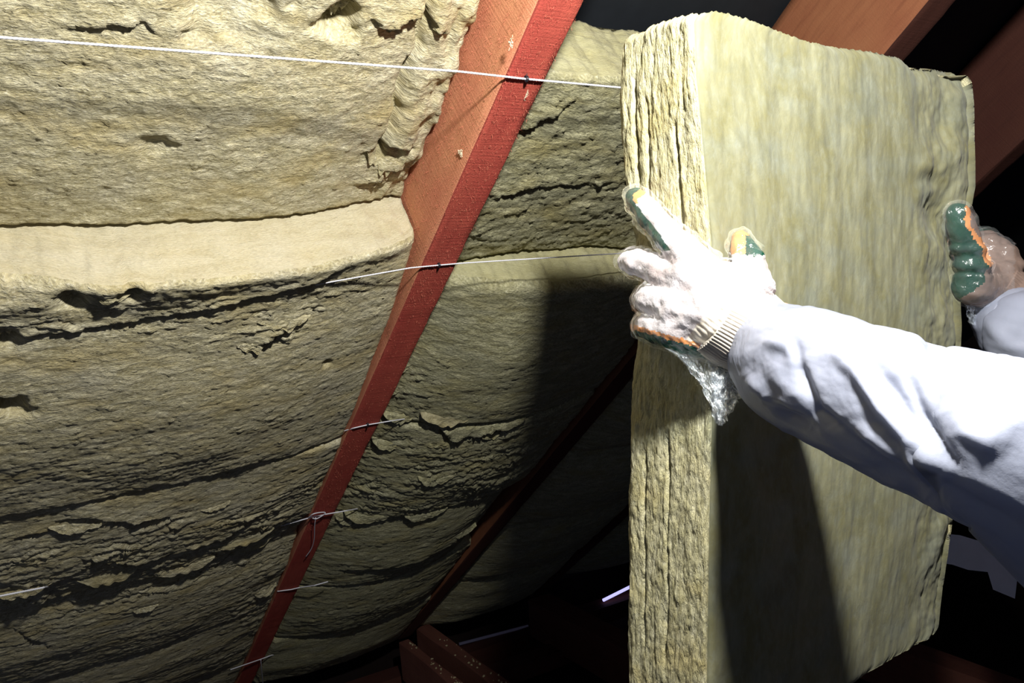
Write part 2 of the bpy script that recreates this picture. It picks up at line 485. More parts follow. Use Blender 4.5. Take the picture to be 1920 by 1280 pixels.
def s_b1_4(s, X):
    c = prof1(s, [(2.24, .028), (2.32, .036), (2.45, .056), (2.62, .066), (2.8, .058), (2.92, .052)], X)
    dam = .35 + .9 * (1 - sst(2.34, 2.5, s)) + .7 * sst(.45, .6, X)
    c = c + rough_c(X, s, 4., dam)
    c = c + crack(X, s, [(300, 1092), (400, 1060), (470, 1030), (540, 990)], .026, .02, .5, .03, .02, 6.)
    c = c + crack(X, s, [(20, 1160), (60, 1180), (100, 1195)], .018, .02, .4, .03, .014, 7.)
    return c

def s_b1_5(s, X):
    c = prof1(s, [(2.84, .034), (2.95, .048), (3.1, .062), (3.3, .06), (3.45, .05), (3.56, .03)], X)
    return c + rough_c(X, s, 5., .35 + .8 * sst(.45, .6, X))

def s_b1_6(s, X):
    c = prof1(s, [(3.48, -.02), (3.6, .02), (3.8, .04), (4.05, .0)], X)
    return c + rough_c(X, s, 6., .4)

def prof2(s, pts, X, x0, x1, eL=-.045, eR=-.0, k=2.3):
    a = np.array(pts)
    mid = (np.interp(s, a[:, 0], a[:, 1]) + np.interp(s - .02, a[:, 0], a[:, 1]) + np.interp(s + .02, a[:, 0], a[:, 1])) / 3
    w = np.clip((X - x0) / (x1 - x0), 0, 1)
    b = 1 - np.abs(2 * w - 1) ** k
    ed = eL + (eR - eL) * w
    return ed + (mid - ed) * b

B2 = (RX[0] + RW, RX[1])
def s_b2_1(s, X):
    c = prof2(s, [(.68, -.045), (.8, -.05), (.95, -.075), (1.08, -.09), (1.2, -.11)], X, *B2, eL=-.075, eR=-.08)
    c = c + rough_c(X, s, 11., .3, 1.4, .8)
    c = c + crack(X, s, [(955, 272), (1010, 255), (1050, 232), (1095, 185)], .022, .018, .6, -.04, .012, 31.)
    c = c + crack(X, s, [(915, 395), (1000, 370), (1080, 365), (1170, 350)], .006, .02, .8, -.05, .012, 32.)
    return c

def s_b2_2(s, X):
    c = prof2(s, [(1.16, .0), (1.26, .012), (1.4, .036), (1.52, .044), (1.63, .042), (1.70, .038), (1.76, .034)], X, *B2, eL=-.06, eR=-.02)
    dam = .2 + .9 * np.exp(-((X - .80) / .07) ** 2) * sst(1.4, 1.5, s)
    return c + rough_c(X, s, 12., dam)

def s_b2_3(s, X):
    c = prof2(s, [(1.68, .026), (1.76, .034), (1.84, .045), (1.98, .05), (2.12, .05), (2.2, .046), (2.3, .04)], X, *B2, eL=-.05, eR=-.02)
    dam = .35 + 1.2 * (1 - sst(1.35, 1.5, X)) * sst(1.72, 1.8, s)
    c = c + rough_c(X, s, 13., dam)
    c = c + crack(X, s, [(770, 800), (850, 826), (900, 815), (960, 800), (1010, 785)], .024, .016, .6, .04, .018, 33.)
    return c

def s_b2_4(s, X):
    c = prof2(s, [(2.24, .028), (2.33, .036), (2.45, .05), (2.62, .055), (2.78, .045), (2.9, .036)], X, *B2, eL=-.03, eR=-.07)
    c = c + rough_c(X, s, 14., .45)
    c = c + crack(X, s, [(640, 1080), (760, 1050), (880, 1010), (940, 980)], .02, .03, .4, .04, .01, 34.)
    return c

def s_b2_5(s, X):
    c = prof2(s, [(2.82, .026), (2.95, .04), (3.15, .055), (3.3, .05), (3.42, .04)], X, *B2, eL=-.02, eR=-.02)
    return c + rough_c(X, s, 15., .6)

def s_b2_6(s, X):
    c = prof2(s, [(3.36, -.02), (3.5, .03), (3.75, .055), (3.95, .04), (4.05, .0)], X, *B2, eL=0., eR=0.)
    return c + rough_c(X, s, 16., .3)

def far_surf(bay, s0, s1, seed, lo=-.03):
    def fn(s, X):
        c = prof2(s, [(s0, -.01), (s0 + .12, .035), ((s0 + s1) / 2, .05), (s1 - .1, .04), (s1, -.0)], X, *bay, eL=lo, eR=-.01)
        return c + rough_c(X, s, seed, .3)
    return fn

def joint(X, s, amp=1.):
    return s + amp * (.010 * fbm(X * 7, s * 9.1, 7., 4) + .004 * fbm(X * 45, s * 3.3, 2., 3))

def batt(label, X0, X1, s0, s1, surf, step, ledge=.004, rt=.012, rb=.02, back=-.21, group=None, skin=SKIN, seed=0., s0fn=None):
    nx = max(12, int((X1 - X0) / step)); ns = max(12, int((s1 - s0) / step))
    nl = max(6, int(.16 / step)); nb = max(4, int(.1 / step))
    X = np.linspace(X0, X1, nx)
    s = np.linspace(0, 1, ns)
    Xg, sg = np.meshgrid(X, s, indexing='ij')          # nx, ns
    am = lambda q: .45 if abs(q - 1.045) < .01 else 1.
    top = joint(X, s0, am(s0)) + .007
    bot = joint(X, s1, am(s1))
    S = top[:, None] + (bot - top)[:, None] * sg
    c = surf(S, Xg)
    d = S - top[:, None]; c = c - rt * (1 - np.sqrt(np.clip(1 - np.clip(1 - d / rt, 0, 1) ** 2, 0, 1)))
    d = bot[:, None] - S; c = c - rb * (1 - np.sqrt(np.clip(1 - np.clip(1 - d / rb, 0, 1) ** 2, 0, 1)))
    ex = .012
    for dd in (Xg - X0, X1 - Xg):
        c = c - ex * (1 - np.sqrt(np.clip(1 - np.clip(1 - dd / ex, 0, 1) ** 2, 0, 1)))
    # top ledge rows
    k = np.linspace(0, 1, nl, endpoint=False)
    cl = back + (c[:, :1] - back) * k[None, :]
    Sl = top[:, None] + 0 * cl + ledge * np.clip(fbm(Xg[:, :1] * 34, cl * 40, seed, 4), -.7, 1) + .0015 * pn(Xg[:, :1] * 120, cl * 120, seed)
    k = np.linspace(1, 0, nb + 1)[1:]
    cb = back + (c[:, -1:] - back) * k[None, :]
    Sb = bot[:, None] + 0 * cb - .02 * (1 - k)[None, :]
    S = np.hstack([Sl, S, Sb]); C = np.hstack([cl, c, cb]); Xa = np.repeat(X[:, None], S.shape[1], 1)
    side = np.full_like(S, 0)
    # side skirts
    def skirt(i):
        return S[i:i + 1], np.full((1, S.shape[1]), back), Xa[i:i + 1]
    s_, c_, x_ = skirt(0); e_, f_, g_ = skirt(len(S) - 1)
    S = np.vstack([s_, S, e_]); C = np.vstack([c_, C, f_]); Xa = np.vstack([x_, Xa, g_])
    nr, nc = S.shape
    P = roof(S, Xa, C).reshape(-1, 3)
    fs = grid_faces(nr, nc)
    cols = np.tile(np.arange(nc - 1), nr - 1)
    fm = np.where(cols < nl, 1, 0)
    # back
    ring = [i for i in range(nc)] + [r * nc + nc - 1 for r in range(1, nr)] + [(nr - 1) * nc + q for q in range(nc - 2, -1, -1)] + [r * nc for r in range(nr - 2, 0, -1)]
    fs.append(ring[::-1]); fm = np.append(fm, 0)
    uvv = np.where(np.arange(nc)[None, :] < nl, S - (C[:, nl:nl + 1] - C), S)
    o = mesh_obj('stone_wool_batt', P, fs, [skin, CUT2 if skin is SKIN2 else CUT], fmat=fm, uv=np.stack([Xa.ravel() + seed * .37, uvv.ravel()], 1))
    tag(o, label, 'insulation', group)
    return o

G1 = 'stone wool batts in the bay left of the first rafter'
G2 = 'stone wool batts in the bay between the first and second rafters'
G3 = 'stone wool batts in the bay right of the second rafter'
XB = -.7
a1 = (XB, RX[0] - .006)
batts1 = [
 batt('flat grey beige stone wool batt at the upper left, set back behind the top cord', *a1, .22, 1.045, s_b1_1, .0042, group=G1, seed=1., rb=.006,
      s0fn=lambda X: 0 * X),
 batt('stone wool batt with bright cream top edge, left of the nearest rafter', *a1, 1.045, 1.735, s_b1_2, .0042, group=G1, seed=2., ledge=.003, rt=.014, rb=.012),
 batt('torn layered stone wool batt below the long dark crack on the left', *a1, 1.735, 2.262, s_b1_3, .0048, group=G1, seed=3., rb=.008),
 batt('frayed sagging stone wool batt left of the knot with a hanging cord tail', *a1, 2.262, 2.88, s_b1_4, .0058, group=G1, seed=4., rb=.008),
 batt('stone wool batt in the bottom left corner, lowest one wholly across the left bay', *a1, 2.88, 3.5, s_b1_5, .008, group=G1, seed=5., rb=.008),
 batt('dark stone wool batt left of the foot of the nearest rafter', *a1, 3.5, 4.08, s_b1_6, .011, group=G1, seed=6.),
]
a2 = (B2[0] + .007, B2[1] - .006)
batts2 = [
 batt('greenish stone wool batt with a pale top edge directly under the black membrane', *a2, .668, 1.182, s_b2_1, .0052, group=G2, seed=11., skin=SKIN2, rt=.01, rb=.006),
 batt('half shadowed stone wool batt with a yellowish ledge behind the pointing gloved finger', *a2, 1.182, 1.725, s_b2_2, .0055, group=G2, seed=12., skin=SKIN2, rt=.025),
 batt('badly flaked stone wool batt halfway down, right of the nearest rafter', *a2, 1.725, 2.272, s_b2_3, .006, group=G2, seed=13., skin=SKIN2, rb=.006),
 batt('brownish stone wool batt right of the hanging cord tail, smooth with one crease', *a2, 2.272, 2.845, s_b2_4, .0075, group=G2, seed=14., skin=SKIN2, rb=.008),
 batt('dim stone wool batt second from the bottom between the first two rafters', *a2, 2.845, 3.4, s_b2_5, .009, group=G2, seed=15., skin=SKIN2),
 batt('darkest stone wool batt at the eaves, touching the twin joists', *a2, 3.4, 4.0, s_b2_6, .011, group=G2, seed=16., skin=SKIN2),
]
B3 = (RX[1] + RW, RX[2]); a3 = (B3[0] + .004, B3[1] - .004)
for lab, s0, s1, sd in (
    ('dark stone wool batt between second rafter and held slab, topmost of its bay', 1.55, 2.165, 21.),
    ('dim stone wool batt right of the orange lit stretch of the second rafter', 2.165, 2.765, 22.),
    ('dim stone wool batt above the big dark joist, left of its upper corner', 2.765, 3.365, 23.),
    ('lowest dim stone wool batt above the ribbed eaves strip', 3.365, 3.98, 24.)):
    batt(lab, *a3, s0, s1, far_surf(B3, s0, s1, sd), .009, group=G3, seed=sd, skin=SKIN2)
B4 = (RX[2] + RW + .004, RX[2] + RW + .74)
for lab, s0, s1, sd in (
    ('barely lit stone wool batt right of the third rafter beside the held slab', 2.6, 3.185, 31.),
    ('barely lit stone wool batt just above the bright daylight gap', 3.185, 3.8, 32.)):
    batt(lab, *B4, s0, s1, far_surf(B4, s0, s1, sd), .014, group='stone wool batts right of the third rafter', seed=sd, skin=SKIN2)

# torn flaps that hang off the batts
def flap(parent, u, v, wd, ln, c0, surf, seed, lift=.02, rot=0., m=None):
    s0, x0 = on_roof(u, v, c0)
    nx, ny = 34, 14
    a = np.linspace(-1, 1, nx); b = np.linspace(0, 1, ny)
    A, Bq = np.meshgrid(a, b, indexing='ij')
    length = ln * (.55 + .6 * np.abs(pn(a * 2.3, seed)) + .16 * pn(a * 5, seed, 3.) + .04 * pn(a * 23, seed, 6.)) * (1.02 - np.abs(a) ** 2.2)
    x = A * wd / 2; s = Bq * length[:, None]
    cr, sr = math.cos(rot), math.sin(rot)
    X = x0 + x * cr - s * sr; S = s0 + x * sr + s * cr
    base = surf(S, X)
    base0 = surf(np.repeat(S[:, :1], ny, 1), np.repeat(X[:, :1], ny, 1))
    ker = np.exp(-np.linspace(-2, 2, 15) ** 2); ker /= ker.sum()
    b0 = np.convolve(np.pad(base0[:, 0], 7, mode='edge'), ker, 'valid')[:, None]; bend = base.mean(axis=0)[None, :]
    top = b0 * (1 - Bq * .6) + bend * Bq * .6 - .005 + .006 * sst(0, .3, Bq) + .7 * lift * (1 - .9 * A * A) * Bq ** 1.3 * (1 + .5 * pn(A * 3, Bq * 2, seed)) + .002 * fbm(A * 7, Bq * 4, seed, 3)
    th = .0045 * (1 - .7 * Bq)
    P = np.concatenate([roof(S, X, top).reshape(-1, 3), roof(S, X, top - th - .001).reshape(-1, 3)])
    f = grid_faces(nx, ny) + [q[::-1] for q in grid_faces(nx, ny, nx * ny)]
    n0 = nx * ny
    rim = [(i * ny, (i + 1) * ny) for i in range(nx - 1)] + [((i + 1) * ny + ny - 1, i * ny + ny - 1) for i in range(nx - 1)]
    rim += [(j + 1, j) for j in range(ny - 1)] + [((nx - 1) * ny + j, (nx - 1) * ny + j + 1) for j in range(ny - 1)]
    f += [[q, p, p + n0, q + n0] for p, q in rim]
    uv = np.concatenate([np.stack([X.ravel(), S.ravel()], 1)] * 2)
    o = mesh_obj('torn_flap', P, f, m or (TORN if seed in (1.2, 3.4, 4.2, 5.1, 2.5, 3.6) else (SKIN if seed < 5 else SKIN2)), parent=parent, uv=uv)
    return o

for args in [
    (batts1[0], 640, 8, .05, .04, -.1, s_b1_1, 1.1, .012), (batts1[0], 735, 292, .085, .07, -.1, s_b1_1, 1.2, .012),
    (batts1[0], 715, 345, .06, .03, -.1, s_b1_1, 1.3, .008),
    (batts1[1], 540, 618, .10, .035, .045, s_b1_2, 2.1, .014), (batts1[1], 480, 655, .07, .03, .045, s_b1_2, 2.2, .012),
    (batts1[1], 12, 640, .04, .03, .05, s_b1_2, 2.4, .014), (batts1[1], 220, 545, .08, .02, .03, s_b1_2, 2.5, .012),
    (batts1[2], 150, 975, .12, .05, .05, s_b1_3, 3.1, .02), 
    (batts1[2], 405, 950, .07, .02, .05, s_b1_3, 3.3, .010, -.2),
    (batts1[2], 200, 1062, .14, .06, .04, s_b1_3, 3.4, .026), (batts1[2], 345, 1058, .16, .05, .04, s_b1_3, 3.5, .020, -.12),
    (batts1[2], 455, 1005, .17, .045, .03, s_b1_3, 3.6, .020, -.15), (batts1[2], 40, 1085, .12, .05, .04, s_b1_3, 3.7, .02),
    (batts1[3], 270, 1122, .07, .03, .03, s_b1_4, 4.1, .012, .1), (batts1[3], 470, 1035, .15, .04, .03, s_b1_4, 4.2, .018, -.2),
    (batts1[3], 495, 1095, .08, .05, .0, s_b1_4, 4.4, .02),
    (batts2[2], 850, 790, .16, .05, .04, s_b2_3, 5.1, .024), (batts2[2], 760, 800, .09, .04, .02, s_b2_3, 5.2, .018),
    (batts2[2], 930, 808, .12, .05, .04, s_b2_3, 5.3, .02), (batts2[2], 740, 845, .10, .05, .02, s_b2_3, 5.4, .02),
    (batts2[2], 700, 975, .16, .06, .03, s_b2_3, 5.5, .024), (batts2[2], 800, 960, .15, .05, .04, s_b2_3, 5.6, .02),
    (batts2[2], 820, 890, .12, .05, .04, s_b2_3, 5.7, .02), (batts2[2], 665, 985, .10, .05, .02, s_b2_3, 5.8, .024),
    (batts2[1], 765, 705, .07, .05, .0, s_b2_2, 6.1, .016), (batts2[1], 775, 640, .06, .04, -.01, s_b2_2, 6.2, .014),
    (batts2[1], 745, 745, .07, .05, .0, s_b2_2, 6.3, .018),
    (batts2[3], 870, 1000, .12, .05, .04, s_b2_4, 7.1, .014),
]:
    flap(*args)

# ------------------------------------------------------------------ cords
def cord(label, pts, r=.0014, n=None, twisted=True):
    path = np.array(pts, float)
    L = np.linalg.norm(np.diff(path, axis=0), axis=1).sum()
    d = np.concatenate([[0], np.cumsum(np.linalg.norm(np.diff(path, axis=0), axis=1))])
    n = n or max(8, int(L / .0022)); t = np.linspace(0, L, n)
    P = np.stack([np.interp(t, d, path[:, i]) for i in range(3)], 1)
    v, f = tube(P, r, 8, 620., .2)
    o = mesh_obj('binding_cord', v, f, CORD)
    return tag(o, label, 'cord', 'white cords tied across the rafters')

def rp(u, v, c):
    s, x = on_roof(u, v, c); return roof(s, x, c)

def knot(parent, p, m, size=.006, name='wire_staple'):
    """a little wire wound round the cord"""
    th = np.linspace(0, 2 * math.pi * 2.6, 60)
    P = p + np.stack([np.linspace(-.3, .3, 60) * size, np.cos(th) * size * .55, np.sin(th) * size * .75], 1)
    a = tube(P, size * .17, 6)
    Q = spline([p + np.array([0, 0, size * .8]), p + np.array([size * .3, -size * .3, size * 1.5]), p + np.array([size, -size * .4, size * 1.7])], 10)
    v, f = merge([a, tube(Q, size * .15, 6)])
    return mesh_obj(name, v, f, m, parent=parent)

c1 = cord('longest white twisted cord, running from the upper left edge to the held slab',
          [roof(.655, -.7, 0.), rp(0, 70, .0), rp(860, 134, .003), rp(985, 148, .0035), rp(1150, 163, .003), rp(1240, 171, .0)], .0016)
knot(c1, rp(987, 148, .004), BLACKW)
c2 = cord('white cord rising from the deep left crease, second from the top on the rafter',
          [rp(560, 540, .0), rp(600, 532, .008), rp(770, 502, .004), rp(823, 497, .0035), rp(870, 493, .003), rp(1110, 478, .012), rp(1180, 474, .0)], .0013)
knot(c2, rp(823, 497, .004), BLACKW, .0055)
c3 = cord('short white cord over the rafter halfway down, with a tight black wire knot',
          [rp(640, 809, -.01), rp(664, 802, .004), rp(690, 796, .0035), rp(732, 789, .004), rp(760, 785, -.01)], .0014)
knot(c3, rp(689, 796, .004), BLACKW, .006)
c4 = cord('white cord tied in a knot with a loose curved tail on the lower rafter',
          [rp(515, 989, -.0), rp(525, 986, .012), rp(592, 967, .005), rp(650, 957, .01), rp(672, 953, -.01)], .0017)
kp = rp(592, 967, .006)
v, f = merge([tube(spline([rp(578, 971, .007), rp(588, 963, .012), rp(606, 960, .008), rp(609, 963, .01), rp(594, 972, .01), rp(586, 971, .008)], 40), .0017, 6),
              tube(spline([rp(592, 970, .008), rp(590, 985, .012), rp(589, 1010, .012), rp(584, 1028, .01), rp(573, 1044, .008)], 30), .0014, 6)])
mesh_obj('knot_with_tail', v, f, CORD, parent=c4)
c5 = cord('white cord end entering the torn wool at the left edge low down',
          [rp(-80, 1133, .09), rp(0, 1117, .095), rp(82, 1101, .09), rp(100, 1097, .02)], .0022)
c6 = cord('tiny white cord stretch across the rafter, just below the knot with curved tail',
          [rp(520, 1108, .0), rp(545, 1105, .005), rp(562, 1101, .005), rp(590, 1097, .03), rp(615, 1090, .03)], .0019)
c7 = cord('faint white cord over the foot of the nearest rafter, tail hanging straight down',
          [rp(432, 1255, .02), rp(490, 1235, .006), rp(506, 1229, .006), rp(520, 1225, .0)], .0022)
v, f = tube(spline([rp(489, 1236, .01), rp(490, 1250, .02), rp(493, 1282, .02), rp(494, 1310, .02)], 24), .002, 6)
mesh_obj('cord_tail', v, f, CORD, parent=c7)

# ------------------------------------------------------------------ timber and oddments down at the eaves
FOOT = EYE - dn @ (4.02 * d1 - H * nn)
JT = float(FOOT) + .06
def on_z(u, v, z):
    r = V(u, v, 1.); t = (EYE - z) / (dn @ r); P = W(r * t); return P

def beam(name, x0, x1, y0, y1, z0, z1, label, m, cat='beam', group=None, seed=1.):
    n = max(12, int((y1 - y0) / .03)); ys = np.linspace(y0, y1, n)
    e = .004
    sec = [(x0, z0 + e), (x0, (z0 + z1) / 2), (x0, z1 - e), (x0 + e, z1), ((x0 + x1) / 2, z1), (x1 - e, z1), (x1, z1 - e), (x1, (z0 + z1) / 2), (x1, z0 + e), (x1 - e, z0), (x0 + e, z0)]
    P = []; UV = []
    for i, y in enumerate(ys):
        for k, (x, z) in enumerate(sec):
            w = .002 * math.sin(y * 9 + k + seed)
            P.append((x + w, y, z + w * .6)); UV.append((y, k * .035 + seed))
    fs = grid_faces(n, len(sec), 0, True) + [list(range(len(sec)))[::-1], list(range((n - 1) * len(sec), n * len(sec)))]
    o = mesh_obj(name, P, fs, m, uv=UV, smooth=False); tag(o, label, cat, group); return o

pA = on_z(752, 1202, JT); pA2 = on_z(768, 1195, JT); pB = on_z(792, 1190, JT); pB2 = on_z(812, 1176, JT)
GJ = 'ceiling joists at the eaves'
yj = float(roof(4.05, 0, 0)[1])
xA = float(pA[0]); xB = float(pB[0])
beam('joist', xA - .01, RX[1] - .005, -.4, pA[1], JT - .19, JT, 'joist at the bottom, left one of the twin pair under the second rafter', W_JST, 'joist', GJ, 1.)
beam('joist', RX[1] + RW + .005, RX[1] + RW + .075, -.4, pB[1] + .1, JT - .19, JT, 'joist at the bottom, right one of the twin pair under the second rafter', W_JST, 'joist', GJ, 2.)
print('JT', JT, 'A', pA, pA2, 'B', pB, pB2)
q1 = on_z(1030, 1112, JT); q2 = on_z(1160, 1180, JT); print('q', q1, q2)
beam('joist', RX[2] - .10, RX[2] + .04, q2[1] - .35, q1[1], JT - .2, JT + .0, 'short thick dark red joist left of the held slab near the bottom', W_JST, 'joist', GJ, 3.)
q3 = on_z(1750, 1215, JT); q4 = on_z(1920, 1275, JT); print('q3', q3, q4)
beam('joist', q3[0] - .12, q3[0], -.6, q3[1] + 1.2, JT - .2, JT, 'dark red joist in the bottom right corner under the held slab', W_JST, 'joist', GJ, 4.)
vs, fs = box_verts(XL, XR, yj - .10, yj + .02, float(FOOT) - .26, float(FOOT) - .15)
tag(mesh_obj('wall_plate', vs, fs, W_DRK, smooth=False, uv=np.stack([vs[:, 0], vs[:, 1] + vs[:, 2]], 1)), 'dark timber plate lying along the eaves behind the joists', 'beam')
vs, fs = box_verts(RX[1] + .2, XR, yj - .45, yj - .34, float(FOOT) - .2, float(FOOT) - .12)
tag(mesh_obj('cross_beam', vs, fs, W_DRK, smooth=False, uv=np.stack([vs[:, 0], vs[:, 1] + vs[:, 2]], 1)), 'low dark red cross timber between the joists', 'beam')

# wool crumbs lying on the twin joists
parts = []
for i in range(90):
    if i % 2: x = rng.uniform(xA, RX[1] - .01)
    else: x = rng.uniform(RX[1] + RW + .01, RX[1] + RW + .07)
    y = rng.uniform(pA[1] - 1.3, pA[1] - .05); r = rng.uniform(.002, .006)
    bm = bmesh.new(); bmesh.ops.create_icosphere(bm, subdivisions=1, radius=r)
    vs = np.array([v.co[:] for v in bm.verts]) * rng.uniform(.6, 1.4, 3) + rng.normal(0, r * .15, (len(bm.verts), 3))
    parts.append((vs + np.array([x, y, JT + r * .5]), [[v.index for v in f.verts] for f in bm.faces])); bm.free()
v, f = merge(parts)
tag(mesh_obj('wool_crumbs', v, f, CRUMB, smooth=False), 'scattered pale wool crumbs lying on the twin joists at the bottom', 'crumbs', kind='stuff')

# ribbed metal strip and daylight gap under the eaves
def at(u, v, t): return W(V(u, v, t))
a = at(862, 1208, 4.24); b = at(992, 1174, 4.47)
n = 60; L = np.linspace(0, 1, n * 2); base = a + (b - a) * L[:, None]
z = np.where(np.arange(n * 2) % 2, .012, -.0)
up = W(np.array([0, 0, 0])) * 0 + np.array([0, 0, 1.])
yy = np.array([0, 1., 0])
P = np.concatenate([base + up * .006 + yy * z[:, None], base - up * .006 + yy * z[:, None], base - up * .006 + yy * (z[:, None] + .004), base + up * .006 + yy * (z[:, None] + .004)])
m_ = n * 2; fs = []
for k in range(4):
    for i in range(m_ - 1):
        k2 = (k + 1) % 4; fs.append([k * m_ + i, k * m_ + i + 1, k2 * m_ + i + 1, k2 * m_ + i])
TIN_GLOW = plain('glowing_tin', (.14, .14, .2), .4, .5, emit=(.35, .33, .55), es=.02)  # faint emission stands in for daylight on the ribs
tag(mesh_obj('ribbed_eaves_strip', P, fs, TIN_GLOW, smooth=False), 'narrow ribbed metal strip with added daylight glow beside the thick dark joist', 'strip')
a = at(1131, 1125, 4.72); b = at(1195, 1093, 4.85)
v, f = tube(np.array([a + (b - a) * k for k in np.linspace(0, 1, 6)]), .009, 6)
o = struct('trim_1', v, f, DAY, label='slit of bluish daylight at the eaves left of the held slab')

# pale masonry patch low on the right, seen past the slab
pc = [(1770, 1000), (1800, 1003), (1850, 1018), (1905, 1032), (1908, 1080), (1903, 1122), (1862, 1105), (1852, 1072), (1815, 1068), (1785, 1058), (1770, 1056)]
fr = np.array([at(u, v, 2.6) for u, v in pc]); bk = np.array([at(u, v, 2.75) for u, v in pc])
k = len(pc); P = np.vstack([fr, bk]); fs = [list(range(k)), list(range(k, 2 * k))[::-1]] + [[i, (i + 1) % k, (i + 1) % k + k, i + k][::-1] for i in range(k)]
tag(mesh_obj('masonry_block', P, fs, MASON, smooth=False), 'grey broken edged masonry block in the dark at the lower right', 'masonry')

# ------------------------------------------------------------------ the held slab
Lx = np.array([(40, 1166), (75, 1160), (130, 1152), (180, 1149), (260, 1152), (330, 1160), (400, 1172), (450, 1186), (520, 1192), (640, 1192), (700, 1178), (800, 1172), (860, 1169), (950, 1166), (1060, 1168), (1170, 1165), (1290, 1168), (1700, 1170)])
Cx = np.array([(0, 1298), (150, 1306), (300, 1320), (450, 1333), (600, 1336), (800, 1334), (950, 1330), (1290, 1325), (1700, 1325)])
Rx = np.array([(100, 1815), (150, 1823), (200, 1828), (300, 1830), (350, 1829), (385, 1822), (410, 1790), (440, 1782), (500, 1788), (560, 1800), (610, 1804), (700, 1802), (980, 1787), (1040, 1779), (1100, 1768), (1180, 1759), (1230, 1752), (1500, 1745)])
tC = lambda y: .875 + .06 * (y + .35)          # y = metres below eye level
DL, DR = .132, .255
def edge_pt(tab, y, dt):
    t = tC(y) + dt; py = 640 + y / t * F
    px = np.interp(py, tab[:, 0], tab[:, 1])
    return np.stack([(px - 960) / F * t, y, t], -1)
LxS = np.array([(0, 1155), (300, 1160), (900, 1168), (1700, 1170)]); RxS = np.array([(0, 1826), (300, 1829), (650, 1806), (1000, 1784), (1250, 1752), (1700, 1735)])
topx = np.array([(1149, 85), (1160, 70), (1172, 64), (1190, 61), (1215, 45), (1250, 32), (1290, 22), (1335, 17), (1385, 31), (1450, 54), (1500, 72), (1600, 91), (1650, 98), (1705, 112), (1722, 129), (1800, 131), (1818, 136), (1830, 150)])
